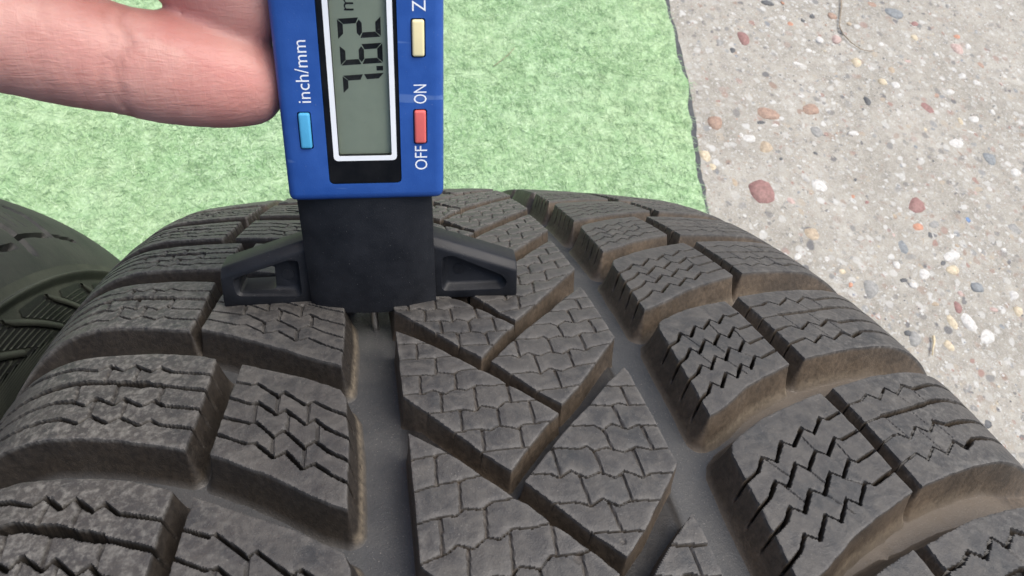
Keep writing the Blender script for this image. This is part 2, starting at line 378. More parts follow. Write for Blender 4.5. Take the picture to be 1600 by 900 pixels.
gm = Mg.set(Base_Color=Mg.ramp(tone, [(0, (.50, .50, .48)), (.34, (.36, .34, .31)), (.5, (.11, .11, .12)), (.6, (.54, .54, .52)), (.8, (.38, .28, .22)), (.88, (.5, .44, .34)), (.95, (.25, .27, .3))], 'CONSTANT'), Roughness=.8)
g = link('grit', grit(), gm, ground, smooth=False); tag(g, kind='stuff')

# dry stems lying on the concrete
def stem(name, pix, r, mat, label):
    pts = [gpix(*q)[0] for q in pix]
    bm = bmesh.new(); rings = []
    P = [Vector((p[0], p[1], r * .9 + .0004 * math.sin(3 * k))) for k, p in enumerate(pts)]
    for k, p in enumerate(P):
        d = (P[min(k + 1, len(P) - 1)] - P[max(k - 1, 0)]).normalized(); s = d.cross(Vector((0, 0, 1))).normalized(); u = s.cross(d)
        rr = r * (1 - .6 * k / (len(P) - 1))
        rings.append([bm.verts.new(p + s * rr * math.cos(a) + u * rr * math.sin(a)) for a in np.linspace(0, 2 * math.pi, 7)[:-1]])
    for a, b in zip(rings, rings[1:]):
        for j in range(6): bm.faces.new((a[j], a[(j + 1) % 6], b[(j + 1) % 6], b[j]))
    bm.faces.new(rings[0]); bm.faces.new(rings[-1])
    o = link(name, bm_mesh(name, bm), mat); tag(o, label, 'twig' if name == 'twig' else 'straw'); return o
stem('twig', [(1313, -12), (1314, 10), (1312, 28), (1311, 42), (1318, 55), (1330, 68), (1344, 77), (1358, 81), (1366, 79)], .0011, MAT['twig'], 'thin brown twig with a hooked end lying on the concrete')
stem('straw', [(1457, 526), (1458, 536), (1456, 546), (1455, 556)], .0020, MAT['straw'], 'short pale straw stub lying among the pebbles')

# ------------------------------------------------------------------ green carpet
edge_px = [(1030, -140), (1038, -60), (1045, 0), (1049, 25), (1060, 60), (1070, 110), (1082, 165), (1086, 200), (1091, 232), (1094, 262), (1100, 300), (1107, 332), (1122, 400), (1150, 520), (1185, 640), (1230, 800)]
EDGE = np.array([gpix(*q)[0][:2] for q in edge_px])
EDGE = EDGE[np.argsort(EDGE[:, 1])]
def edge_x(y): return np.interp(y, EDGE[:, 1], EDGE[:, 0]) + .0022 * vnoise(np.asarray(y), 0 * np.asarray(y), .02, 2) + .0012 * vnoise(np.asarray(y), 0 * np.asarray(y), .006, 4)
def carpet_sheet(x0, inset, zt, zb, n=260):
    ys = np.linspace(-.75, 1.55, n); bm = bmesh.new(); xs = [0, .35, .6, .8, .9, .96, 1.0]
    rows = []
    for y in ys:
        xe = float(edge_x(y)) - inset * (1 + .9 * float(vnoise(y, 0, .05, 6)) + .5 * float(vnoise(y, 0, .013, 1))); rows.append([bm.verts.new((x0 + (xe - x0) * t, y, zt + .0010 * float(vnoise(x0 + (xe - x0) * t, y, .12, 5)))) for t in xs])
    low = [[bm.verts.new((v.co.x, v.co.y, zb)) for v in (r[0], r[-1])] for r in rows]
    for k in range(n - 1):
        for j in range(len(xs) - 1): bm.faces.new((rows[k][j], rows[k][j + 1], rows[k + 1][j + 1], rows[k + 1][j]))
        bm.faces.new((rows[k][-1], low[k][1], low[k + 1][1], rows[k + 1][-1])); bm.faces.new((rows[k][0], rows[k + 1][0], low[k + 1][0], low[k][0]))
        bm.faces.new((low[k][0], low[k + 1][0], low[k + 1][1], low[k][1]))
    for k in (0, -1):
        bm.faces.new(rows[k] + [low[k][1], low[k][0]])
    return bm_mesh('carpet', bm)
carpet = empty('carpet', (-.3, .4, 0)); tag(carpet, 'pale green felt carpet with a dark frayed edge lying on the concrete', 'carpet')
def at_carpet(me):
    me.transform(Matrix.Translation((.3, -.4, 0))); return me
link('backing', at_carpet(carpet_sheet(-1.3, 0.0, .0026, .0004)), MAT['backing'], carpet)
link('felt', at_carpet(carpet_sheet(-1.299, .0060, .0052, .0027)), MAT['felt'], carpet)
def fibres():
    n = 150000
    x = RNG.uniform(-.85, .49, n); y = RNG.uniform(-.08, 1.34, n)
    ok = x < edge_x(y) - .0060 * (1 + .9 * vnoise(y, 0 * y, .05, 6) + .5 * vnoise(y, 0 * y, .013, 1)) + RNG.normal(0, .0016, n); x, y = x[ok], y[ok]; n = len(x)
    base = 2.2 * np.pi * vnoise(x, y, .045, 2) + 1.5 * vnoise(x, y, .015, 6)
    a = base + RNG.normal(0, 1.2, n); ln = RNG.uniform(.005, .015, n); wd = RNG.uniform(.00015, .00042, n); bend = RNG.normal(0, 1.3, n)
    pts = []; z0 = .0050; up = RNG.uniform(.0006, .0042, n)
    px_, py_ = x.copy(), y.copy(); ang = a.copy(); V = []
    for k in range(3):
        t = k / 2; z = z0 + up * 4 * t * (1 - t) * 1.0 + .0004
        wx, wy = -np.sin(ang) * wd * (1 - .5 * t), np.cos(ang) * wd * (1 - .5 * t)
        V += [np.stack([px_ - wx, py_ - wy, z], -1), np.stack([px_ + wx, py_ + wy, z + .0003], -1)]
        px_ = px_ + np.cos(ang) * ln / 2; py_ = py_ + np.sin(ang) * ln / 2; ang = ang + bend / 2
    V = np.stack(V, 1).reshape(-1, 3); b = 6 * np.arange(n)[:, None, None]
    F = (np.array([[0, 1, 3, 2], [2, 3, 5, 4]])[None] + b).reshape(-1, 4)
    tone = np.clip(.5 + .22 * vnoise(x, y, .03, 3) + .3 * vnoise(x, y, .008, 5) + RNG.normal(0, .26, n), 0, 1)
    lift = RNG.random(n) < .14; tone = np.where(lift, np.clip(tone + .5, 0, 1), tone)
    return npmesh('pile', V - np.array([-.3, .4, 0]), F, {'tone': np.repeat(tone, 6)})
pile = link('pile_fibres', fibres(), MAT['fibre'], carpet, smooth=True); tag(pile, kind='stuff')

def lint(name, pix, r, mat, label):
    o = stem(name, pix, r, mat, label); o['category'] = 'thread' if name == 'thread' else 'straw'
    for v in o.data.vertices: v.co.z += .0076
    return o
lint('thread', [(912, 78), (920, 92), (930, 104), (948, 113), (972, 121), (1000, 127), (1030, 133), (1062, 138)], .0007, MAT['fibre'], 'pale loose thread lying on the green carpet')
lint('straw', [(770, 110), (783, 100), (795, 90), (803, 80)], .0006, MAT['twig'], 'short dry brown straw lying on the green carpet')

# ------------------------------------------------------------------ tyre surface (all in the tyre frame, millimetres along s and y)
PA, PXS, PW, PH, PX0 = 0.8102264, 0.0815372, 0.0333579, 0.0533967, 0.0025850
class Profile:
    """Outer profile of a tyre: s (mm along the section) -> point and outward normal."""
    def __init__(s, R0, a, xs, w, h, x0):
        s.R = R0
        x = (xs + w) * np.sin(np.linspace(-1.5707, 1.5707, 8001)); d = np.clip((np.abs(x) - xs) / w, 0, 1)
        r = R0 - a * x * x - h * (1 - np.sqrt(1 - d * d))
        s.x = x + x0; s.r = r
        s.s = np.concatenate([[0], np.cumsum(np.hypot(np.diff(x), np.diff(r)))]); s.s -= np.interp(0, s.x, s.s); s.s *= 1e3
        dx, dr = np.gradient(s.x), np.gradient(s.r); L = np.hypot(dx, dr); s.nx = -dr / L; s.nr = dx / L
    def at(s, sv, yv, drop):
        x = np.interp(sv, s.s, s.x); r = np.interp(sv, s.s, s.r); nx = np.interp(sv, s.s, s.nx); nr = np.interp(sv, s.s, s.nr)
        th = yv / 1e3 / s.R; d = drop / 1e3
        x = x - nx * d; r = r - nr * d
        return np.stack([x, r * np.sin(th), r * np.cos(th)], -1)
PROF = Profile(R, PA, PXS, PW, PH, PX0)
DEPTH = 7.7
def base_drop(s):
    a = np.abs(s); return (DEPTH - 2.6 * (1 - sstep(19.5, 23.0, np.abs(s + .4)))) * (1 - sstep(92, 117, a)) + .02

def poly_sdf(X, Y, poly):
    P = np.asarray(poly, float); n = len(P); d2 = np.full(X.shape, 1e9); ins = np.zeros(X.shape, bool)
    for i in range(n):
        a, b = P[i], P[(i + 1) % n]; e = b - a; L = e @ e
        if L < 1e-9: continue
        wx, wy = X - a[0], Y - a[1]; t = np.clip((wx * e[0] + wy * e[1]) / L, 0, 1)
        d2 = np.minimum(d2, (wx - t * e[0]) ** 2 + (wy - t * e[1]) ** 2)
        c = (a[1] > Y) != (b[1] > Y)
        with np.errstate(divide='ignore', invalid='ignore'):
            ins ^= c & (X < (b[0] - a[0]) * (Y - a[1]) / (b[1] - a[1] if b[1] != a[1] else 1e-12) + a[0])
    d = np.sqrt(d2); return np.where(ins, d, -d)
def seg_dist(X, Y, L):
    """distance to polyline and nearest point"""
    best = np.full(X.shape, 1e9); nx = X.copy(); ny = Y.copy(); P = np.asarray(L, float)
    for a, b in zip(P, P[1:]):
        e = b - a; q = max(e @ e, 1e-9); t = np.clip(((X - a[0]) * e[0] + (Y - a[1]) * e[1]) / q, 0, 1)
        cx, cy = a[0] + t * e[0], a[1] + t * e[1]; d = np.hypot(X - cx, Y - cy); m = d < best
        best = np.where(m, d, best); nx = np.where(m, cx, nx); ny = np.where(m, cy, ny)
    return best, nx, ny

def block_mesh(poly, sipes, h, wall, deep=1.0, rough=.05, chip=.10, brown=1.0, tan=0.0, prof=PROF, bdrop=base_drop, pits=(), pillow=0.0, sdark=1.0):
    P = np.asarray(poly, float); mg = wall + 2 * h + .3
    xs = np.arange(P[:, 0].min() - mg, P[:, 0].max() + mg, h); ys = np.arange(P[:, 1].min() - mg, P[:, 1].max() + mg, h)
    X, Y = np.meshgrid(xs, ys, indexing='ij')
    sd = poly_sdf(X, Y, P)
    if chip: sd = sd + chip * fbm(X, Y, 2.2, 1, 3) * np.clip(1.6 - np.abs(sd), 0, 1) * np.where(sd > 0, 1, np.exp(np.minimum(sd, 0) / .35))
    gx, gy = np.gradient(sd, h); gl = np.maximum(np.hypot(gx, gy), .3)
    m = np.abs(sd) < .5 * h
    X = np.where(m, X - sd * gx / gl ** 2, X); Y = np.where(m, Y - sd * gy / gl ** 2, Y); sd = np.where(m, 0, sd)
    q = -sd; re = .34
    drop = np.where(sd >= 0, 0.10 * (1 - np.sqrt(np.clip(1 - np.clip(1 - sd / re, 0, 1) ** 2, 0, 1))), 0)
    bd = bdrop(X) * deep + .25
    t = np.clip(q / wall, 0, 1); drop = np.where(q > 0, .10 + (bd - .10) * (1 - (1 - t) ** 2.3), drop)
    inside = sd > 0
    top = inside.astype(float)
    cut = np.zeros_like(X); dark = np.zeros_like(X); edge = np.exp(-(np.maximum(sd, 0) / .7) ** 2) * .8
    for L, hw, dp in sipes:
        L = np.asarray(L, float)
        box = (X > L[:, 0].min() - 1) & (X < L[:, 0].max() + 1) & (Y > L[:, 1].min() - 1) & (Y < L[:, 1].max() + 1) & (sd > -wall * .35)
        if not box.any(): continue
        ii = np.where(box); d, nx, ny = seg_dist(X[ii], Y[ii], L)
        hwv = hw * (1 + .4 * vnoise(nx, ny, 1.7, 3))
        mm = d < .55 * h                                   # pull the nearest vertices onto the cut so that it stays a clean line
        if hw < .55:
            ok_ = mm & (sd[ii] > .6 * h)
            X[ii] = np.where(ok_, nx, X[ii]); Y[ii] = np.where(ok_, ny, Y[ii])
        fall = np.where(mm, dp, dp * (1 - np.clip((d - hwv * .75) / (.5 * h), 0, 1)) if hw > h else 0.0)
        fall = fall * np.clip(1 - q[ii] / (wall * .35), 0, 1)
        cut[ii] = np.maximum(cut[ii], fall)
        edge[ii] = np.maximum(edge[ii], np.exp(-(d / .75) ** 2) * (.65 + .35 * np.clip((Y[ii] - ny) / .5, -1, 1)) * min(1, dp))
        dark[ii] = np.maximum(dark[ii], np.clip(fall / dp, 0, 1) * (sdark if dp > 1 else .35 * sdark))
        if pillow:
            drop[ii] = drop[ii] + pillow * np.exp(-(d / .9) ** 2)
    for (px_, py_, pr, dp) in pits:
        d = np.hypot(X - px_, Y - py_); cut = np.maximum(cut, dp * (1 - sstep(pr * .6, pr, d)))
    drop = drop + cut
    drop = drop + np.where(inside, rough * (fbm(X, Y, 1.1, 2, 3) * .8 + fbm(X, Y, 5.0, 4, 2)), .03 * fbm(X, Y, 1.6, 6, 3) * np.clip(q, 0, 1))
    keep = q < wall + 1.2 * h
    fk = keep[:-1, :-1] & keep[1:, :-1] & keep[1:, 1:] & keep[:-1, 1:]
    n1, n2 = X.shape; idx = np.arange(n1 * n2).reshape(n1, n2)
    F = np.stack([idx[:-1, :-1], idx[1:, :-1], idx[1:, 1:], idx[:-1, 1:]], -1)[fk]
    us, F2 = np.unique(F.ravel(), return_inverse=True); F2 = F2.reshape(-1, 4)
    Xf, Yf, Df = X.ravel()[us], Y.ravel()[us], drop.ravel()[us]
    V = world(prof.at(Xf, Yf, Df))
    sc = np.clip(sstep(40, 78, -Xf) * (1 - .75 * sstep(84, 94, -Xf)) + .35 * sstep(60, 80, Xf) * (1 - sstep(86, 94, Xf)) + .12, 0, 1)
    rel = np.clip(Df / (DEPTH + .3), 0, 1)
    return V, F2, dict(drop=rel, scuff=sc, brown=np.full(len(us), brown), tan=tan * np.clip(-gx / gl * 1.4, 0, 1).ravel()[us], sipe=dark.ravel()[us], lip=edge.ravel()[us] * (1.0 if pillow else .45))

def inv_bilinear(P, Q):
    P = np.asarray(P, float); Q = np.asarray(Q, float); ab = np.full((len(P), 2), .5)
    for _ in range(25):
        a, b = ab[:, :1], ab[:, 1:]
        f = Q[0] * (1 - a) * (1 - b) + Q[1] * a * (1 - b) + Q[2] * a * b + Q[3] * (1 - a) * b - P
        da = (Q[1] - Q[0]) * (1 - b) + (Q[2] - Q[3]) * b; db = (Q[3] - Q[0]) * (1 - a) + (Q[2] - Q[1]) * a
        det = da[:, 0] * db[:, 1] - da[:, 1] * db[:, 0]
        ab = ab - np.stack([(f[:, 0] * db[:, 1] - f[:, 1] * db[:, 0]) / det, (da[:, 0] * f[:, 1] - da[:, 1] * f[:, 0]) / det], 1)
    return ab
def bil(ab, Q):
    Q = np.asarray(Q, float); a, b = ab[:, :1], ab[:, 1:]
    return Q[0] * (1 - a) * (1 - b) + Q[1] * a * (1 - b) + Q[2] * a * b + Q[3] * (1 - a) * b
class Template:
    def __init__(s, quad, outline, sipes, **kw):
        s.q = quad; s.out = inv_bilinear(outline, quad); s.sip = [(inv_bilinear(L, quad), hw, dp) for L, hw, dp in sipes]; s.kw = kw
    def make(s, quad, h, **kw):
        k = dict(s.kw); k.update(kw)
        return block_mesh(bil(s.out, quad), [(bil(L, quad), hw, dp) for L, hw, dp in s.sip], h, **k)
def zig(L, wide=.42, thin=.2, dp=3.0, up=True):
    """zigzag sipe: its steep legs stand open, the others are slits"""
    out = []
    for a, b in zip(L, L[1:]):
        steep = (b[1] - a[1]) * (1 if up else -1) * (1 if b[0] > a[0] else -1) > 1.6
        hw = wide if steep else thin
        if min(abs(a[0]), abs(b[0])) > 79: hw = .42
        out.append(([a, b], hw, dp))
    return out

RI_SIP = [[(31.3,-43.9),(35.2,-41.6),(37.3,-38.8),(39.5,-40.0),(42.8,-35.8),(44.7,-36.9),(48.6,-32.9),(50.4,-34.3),(53.9,-30.6),(55.2,-31.0),(58.8,-29.4)],
 [(30.1,-49.8),(34.8,-46.7),(37.2,-43.9),(39.1,-45.1),(42.9,-40.6),(44.7,-42.1),(48.3,-38.2),(50.3,-39.3),(54.0,-35.5),(55.3,-36.0),(59.8,-34.1)],
 [(31.0,-53.9),(35.3,-51.2),(37.3,-48.9),(39.3,-50.1),(42.7,-46.0),(44.8,-47.2),(48.4,-42.9),(50.4,-44.1),(53.8,-40.5),(55.2,-41.1),(60.6,-38.7)],
 [(30.1,-59.6),(35.1,-56.3),(37.2,-53.8),(39.2,-55.0),(42.8,-50.8),(44.8,-52.3),(48.4,-48.2),(50.2,-49.5),(54.0,-45.4),(55.4,-46.0),(61.4,-43.2)]]
RI_X = [[(37.6,-39.2),(40.4,-43.4)],[(47.4,-34.4),(48.3,-38.2)],[(44.7,-42.1),(46.6,-45.6)],[(53.5,-36.0),(54.2,-40.6)],[(38.2,-44.6),(40.6,-48.6)],[(45.0,-47.0),(48.2,-51.0)],[(50.2,-44.1),(53.6,-45.8)]]
RI = Template([(32.3,-37),(58.1,-24),(62.2,-47.7),(32.3,-62)],
    [(32.3,-37.6),(33.2,-35.6),(35.5,-33.8),(42.7,-29.8),(50.6,-26.6),(58.1,-24),(59.4,-28.8),(60.4,-35),(61.5,-43.6),(62.2,-47.7),(51.9,-52),(46.1,-54.6),(39.1,-58.9),(34,-61.4),(32.3,-62),(32.1,-50)],
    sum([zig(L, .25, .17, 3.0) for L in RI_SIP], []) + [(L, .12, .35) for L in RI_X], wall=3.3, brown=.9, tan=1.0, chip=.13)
LI_SIP = [[(-52.6,-7.9),(-48.8,-9.9),(-48.0,-9.6),(-44.1,-13.8),(-43.1,-12.9),(-39.4,-16.9),(-37.9,-16.4),(-35.0,-19.0),(-31.4,-21.5)],
 [(-53.4,-11.9),(-48.6,-14.9),(-47.5,-14.6),(-44.1,-18.5),(-42.6,-17.6),(-39.1,-21.8),(-37.6,-20.8),(-35.6,-23.4),(-31.2,-26.9)],
 [(-54,-16.7),(-48.4,-19.7),(-47.3,-19.6),(-44.2,-23.7),(-42.6,-22.4),(-39.2,-27.0),(-37.5,-25.8),(-35.2,-28.6),(-31.4,-31.5)],
 [(-54.5,-20.5),(-48.5,-24.4),(-47.1,-24.4),(-43.9,-28.2),(-42.1,-27.3),(-39.3,-31.4),(-37.4,-30.6),(-35.0,-33.2),(-31.3,-36.1)]]
LI_X = [[(-44.0,-13.8),(-44.1,-18.4)],[(-38.7,-16.6),(-38.9,-21.6)],[(-47.7,-14.7),(-47.7,-19.4)],[(-41.9,-18.4),(-42.2,-22.6)],[(-37.0,-21.6),(-37.2,-25.9)],[(-44.4,-23.7),(-44.2,-28.0)],[(-39.1,-27.0),(-39.3,-31.2)]]
LI = Template([(-51.3,-3.1),(-32.4,-14.8),(-32.4,-40),(-54,-25.4)],
    [(-51.3,-3.1),(-43.8,-7.4),(-39.2,-9.9),(-34.8,-13),(-33.2,-14.2),(-32.4,-16.5),(-32.1,-26),(-32.5,-40),(-35.5,-38.4),(-40.4,-34.7),(-44.4,-31.7),(-50.6,-27.5),(-54,-25.4),(-53,-17)],
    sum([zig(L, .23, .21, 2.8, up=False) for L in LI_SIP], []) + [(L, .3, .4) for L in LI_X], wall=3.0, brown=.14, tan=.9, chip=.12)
LS_SIP = [[(-101,8.6),(-94,6.8),(-87.8,4.8),(-82.0,3.3),(-77.6,1.4),(-76.1,2.7),(-72.9,0.0),(-71.2,1.4),(-67.7,-1.6),(-66.3,-0.4),(-63.9,-2.6),(-55.6,-5.4)],
 [(-101,-3.0),(-93.1,-4.4),(-88.0,-5.2),(-83.2,-5.9),(-80.0,-6.8),(-77.4,-8.6),(-76.1,-6.8),(-72.2,-9.7),(-71.1,-8.2),(-67.4,-11.3),(-65.5,-10.2),(-63.7,-12.0),(-56,-14.8)],
 [(-101,-7.8),(-92.5,-9.2),(-86.0,-10.1),(-80.9,-11.0),(-77.4,-13.1),(-75.7,-11.6),(-72.4,-14.4),(-70.6,-13.2),(-66.8,-16.2),(-65.2,-15.2),(-63.2,-16.9),(-57,-19.2)]]
LS_W = [(-102,1.6),(-92.5,0.2),(-85.6,-1.0),(-80.2,-1.5),(-73.5,-3.2),(-65.5,-6.1)]
LS_X = [[(-75.2,2.2),(-75.6,-1.8)],[(-69.9,0.2),(-70.3,-3.6)],[(-80,-2.2),(-79.4,-6.4)],[(-72.8,-4),(-72.6,-9)],[(-64.5,-7),(-64.7,-11)],[(-75.8,-7.4),(-75.9,-11.4)],[(-70.2,-9),(-70.4,-13)]]
LS = Template([(-56.4,-.3),(-118,9),(-118,-13),(-58.2,-23.5)],
    [(-56.4,-.3),(-58.5,.9),(-66,3.8),(-73.3,5.5),(-80.5,6.6),(-92,8),(-118,9),(-118,-13.2),(-91,-13.9),(-83,-15.3),(-76.4,-16.7),(-69.9,-18.7),(-63.4,-21.3),(-58.2,-23.5),(-57.2,-14)],
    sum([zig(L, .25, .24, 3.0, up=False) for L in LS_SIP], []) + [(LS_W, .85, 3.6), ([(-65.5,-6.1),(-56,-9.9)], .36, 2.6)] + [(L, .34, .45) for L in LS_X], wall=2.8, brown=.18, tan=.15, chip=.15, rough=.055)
RS_SIP = [[(60.5,-28),(66.1,-26.3),(68.6,-24.5),(70.7,-26.0),(74.4,-22.6),(76.1,-24.5),(79.6,-21.7),(81.8,-22.7),(87.2,-21.1),(93,-20.5),(101,-20.0)],
 [(62.5,-37.6),(67.1,-35.4),(68.5,-35.1),(70.3,-36.3),(73.8,-33.3),(76.0,-34.9),(79.4,-32.0),(81.8,-33.0),(84.3,-32.3),(93,-30.7),(101,-30)],
 [(63.2,-42.4),(69.1,-39.7),(70.5,-41.3),(74.0,-38.4),(75.9,-40.1),(79.9,-37.1),(81.5,-38.8),(85.2,-36.5),(93,-35.6),(101,-35)]]
RS_W = [(68.3,-30.5),(75.8,-28.7),(84.2,-26.2),(93,-25.2),(101,-24.8)]
RS_X = [[(76,-24.5),(77.6,-27.8)],[(81,-22.6),(82,-26.4)],[(68.6,-31),(70.2,-36)],[(76,-29.3),(77,-32.6)],[(73.9,-34.2),(75.8,-39.6)],[(79.4,-32.8),(80.6,-37)]]
RS = Template([(62,-22.6),(118,-16.5),(118,-40.5),(65,-46.8)],
    [(62,-22.6),(73.4,-19.1),(81.1,-17.7),(88.6,-17.1),(118,-16.5),(118,-40.5),(86.8,-41.9),(79.4,-43),(72,-44.8),(65,-46.8),(63.9,-37)],
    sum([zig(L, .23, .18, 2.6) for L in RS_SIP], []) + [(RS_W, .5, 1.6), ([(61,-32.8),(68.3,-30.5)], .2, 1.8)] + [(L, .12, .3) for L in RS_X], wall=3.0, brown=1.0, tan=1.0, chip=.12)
L1_L = [[(-23.4,-2.6),(-19.0,-2.8),(-16.1,-3.0)],[(-23.4,-7.7),(-19.5,-7.6),(-15.6,-7.8),(-11.0,-7.7)],
 [(-23.6,-12.2),(-19.0,-12.4),(-16.7,-12.9),(-15.6,-12.2),(-13.1,-12.9),(-11.3,-12.2),(-7.0,-12.3)],
 [(-23.5,-17.4),(-18.5,-17.5),(-17.1,-16.9),(-14.9,-18.1),(-12.9,-17.0),(-11.2,-17.8),(-9.1,-16.7),(-6.4,-17.2),(-2.7,-16.8)],
 [(-18.9,-22.5),(-14.4,-22.7),(-12.8,-22.3),(-10.6,-23.2),(-9.1,-22.0),(-6.3,-23.0),(-4.6,-21.5),(-2.6,-21.9),(1.7,-21.8)],
 [(-15.4,-27.6),(-10.2,-27.4),(-8.5,-28.0),(-6.8,-27.1),(-3.9,-28.2),(-2.6,-27.4),(3,-27.2)],[(-11.0,-32.5),(-6.3,-32.4),(-2.5,-32.5)]]
L1_V = [[(-18.7,-2.8),(-19.0,-7.6)],[(-15.6,-7.8),(-16.0,-12.3)],[(-12.5,-12.8),(-12.9,-17)],[(-15.7,-17.7),(-16.1,-22.4)],[(-9.6,-17.2),(-10.0,-22.8)],
        [(-19.0,-12.5),(-19.3,-17.4)],[(-12.9,-22.6),(-13.2,-27.4)],[(-6.4,-23),(-6.7,-27.1)],[(-3.5,-17),(-3.7,-21.6)],[(-9.9,-27.6),(-10.2,-32)],[(-3.4,-28.1),(-3.7,-32.3)],[(-.4,-21.8),(-.6,-27.2)]]
RB_L = Template([(-22.4,2.3),(4.2,-25.6),(-6.6,-36.9),(-22.4,-17.7)],
    [(-22.4,2.0),(-17,-2.6),(-12.4,-7.5),(-8,-12.3),(-6.2,-13.8),(-3.7,-16.8),(.8,-21.6),(4.2,-25.6),(1.7,-27.6),(-2.8,-32.5),(-6.6,-36.9),(-10.4,-32.8),(-14.6,-27.5),(-18.8,-22.2),(-22.4,-17.7)],
    [(L, .15, 1.05) for L in L1_L] + [(L, .24, .42) for L in L1_V], wall=1.0, brown=.8, tan=0, chip=.08, pillow=.11, rough=.03, sdark=.45)
R1_L = [[(14.0,-19.6),(21.9,-20.1)],[(9.5,-23.9),(12.2,-24.5),(14.4,-24.6),(15.7,-24.2),(17.2,-24.8),(21.8,-25.2)],
 [(4.6,-28.6),(9.6,-29.1),(10.9,-30.3),(12.9,-29.0),(15.5,-30.5),(17.5,-29.7),(21.9,-30.4)],
 [(0,-32.9),(5.7,-33.9),(7.0,-33.4),(8.0,-34.6),(10.4,-34.1),(13.1,-35.5),(15.5,-34.5),(17.8,-35.3),(22.3,-35.5)],
 [(-4.6,-37.8),(-0.5,-38.3),(0.8,-39.2),(3.0,-38.1),(5.3,-39.8),(7.8,-38.9),(9.9,-40.4),(11.9,-39.2),(14.5,-40.8),(16.3,-40.1),(20.7,-40.6)],
 [(-2.2,-43.7),(2.6,-44.1),(4.5,-45.0),(6.7,-43.9),(8.9,-45.6),(11.1,-44.8),(16.4,-45.4)],[(2.6,-49.5),(7.9,-49.9),(12.3,-50.3)]]
R1_V = [[(17.6,-20.1),(17.7,-24.6)],[(14.5,-24.7),(14.8,-29.8)],[(11.0,-30.4),(11.3,-34.4)],[(18.1,-30.1),(18.4,-35)],[(1.0,-33.2),(1.1,-39)],[(8.0,-34.6),(8.2,-39.2)],[(14.8,-35.0),(14.9,-40.5)],
        [(4.1,-39.0),(4.5,-44.9)],[(11.3,-39.8),(11.4,-44.8)],[(7.5,-44.8),(8.0,-49.8)]]
RB_R = Template([(20.2,-14.9),(-4.9,-39.2),(7.4,-54),(21.4,-39)],
    [(20.2,-14.6),(14.8,-19.5),(10,-24.5),(5.6,-28.4),(1,-33),(-3.4,-37.7),(-4.9,-39.2),(-1.2,-43.8),(3.2,-49.5),(7.4,-54),(11.6,-50.2),(16.8,-44.1),(21.5,-38.8),(21.3,-35.5),(20.9,-25.2),(20.6,-17.2)],
    [(L, .15, 1.05) for L in R1_L] + [(L, .24, .42) for L in R1_V], wall=1.0, brown=.8, tan=0, chip=.08, pillow=.11, rough=.03, sdark=.45)
def sh(q, d): return [(x, y + d) for x, y in q]
INST = {
 'RI': [[(32.3,-70),(54.8,-58),(57.5,-82),(32.3,-96)], [(32.3,-37),(58.1,-24),(62.2,-47.7),(32.3,-62)], [(32.4,-1.9),(53.4,8.6),(56.2,-15.2),(32.1,-28.6)], [(32.2,27.9),(58.6,43.3),(62.6,22.2),(31.9,4.9)],
        [(32.2,54.2),(53.8,68.2),(56.6,50),(32.3,35.2)], [(32.3,82),(59,95),(63.5,79),(32.3,60.8)], [(32.3,107),(54,118),(57,101),(32,87.5)]],
 'RS': [[(57.8,-57.4),(118,-51),(118,-75),(61,-81)], [(62,-22.6),(118,-16.5),(118,-40.5),(65,-46.8)], [(57.8,10.7),(118,18),(118,-6),(61.2,-13.3)], [(63.2,44.9),(118,49),(118,28.5),(66.2,23.9)],
        [(58.5,69.5),(118,74),(118,56),(61,50.5)], [(63.5,96),(118,100.5),(118,83),(67,79.5)], [(59,120),(118,125),(118,107),(61.5,102)]],
 'LI': [[(-53.5,-67),(-32.4,-81),(-32.4,-106),(-55.5,-91)], [(-55.4,-33.6),(-32.2,-48.0),(-32.4,-73),(-58,-58)], [(-51.3,-3.1),(-32.4,-14.8),(-32.4,-40),(-54,-25.4)], [(-57.8,29.5),(-32.5,16.5),(-33,-7.2),(-60.7,11.2)],
        [(-54.5,55),(-32.4,42.5),(-32.4,24.5),(-57,37.5)], [(-57.5,80),(-32.4,67),(-32.4,49.5),(-60.5,62)], [(-54.5,104.5),(-32.4,91.5),(-32.4,74),(-57,86.5)]],
 'LS': [[(-57,-65.5),(-118,-56),(-118,-79),(-59,-89)], [(-58.9,-31.8),(-118,-22.5),(-118,-46),(-61.5,-57)], [(-56.4,-.3),(-118,9),(-118,-13),(-58.2,-23.5)], [(-61.2,31.9),(-118,40),(-118,20.5),(-62.9,11.1)],
        [(-58.3,56.5),(-118,64),(-118,47),(-60.7,39.4)], [(-61.5,81),(-118,88),(-118,71),(-64,63.5)], [(-58.5,105.5),(-118,113),(-118,95.5),(-61,88)]],
 'CL': [[(-22.2,-61),(5.6,-91),(-6.6,-103),(-22.5,-82)], [(-22.2,-26.3),(5.6,-56.4),(-6.6,-69),(-22.5,-51)], [(-22.4,2.3),(4.2,-25.6),(-6.6,-36.9),(-22.4,-17.7)], [(-22.4,26.5),(1.6,.8),(-6.8,-9.0),(-22.2,9.8)],
        [(-22.4,50),(1.2,26),(-6,15.5),(-22.3,33.8)], [(-22.4,74),(1.2,50),(-6,39.5),(-22.3,57.5)], [(-22.4,99),(1.2,75),(-6,64),(-22.3,82)]],
 'CR': [[(20.2,-48.5),(-5,-72),(7.4,-88),(21.4,-73)], [(20.2,-14.9),(-4.9,-39.2),(7.4,-54),(21.4,-39)], [(20.1,14.9),(-5.2,-10.3),(5.3,-23.5),(21.4,-5.3)], [(20.3,42.5),(-5.2,14.2),(2.3,2.6),(21.4,24.2)],
        [(20.3,67),(-5.2,39),(1.8,27.8),(21.8,51)], [(20.3,92),(-5.2,63),(1.8,52),(21.8,75)], [(20.3,117),(-5.2,88),(1.8,77),(21.8,100)]]}
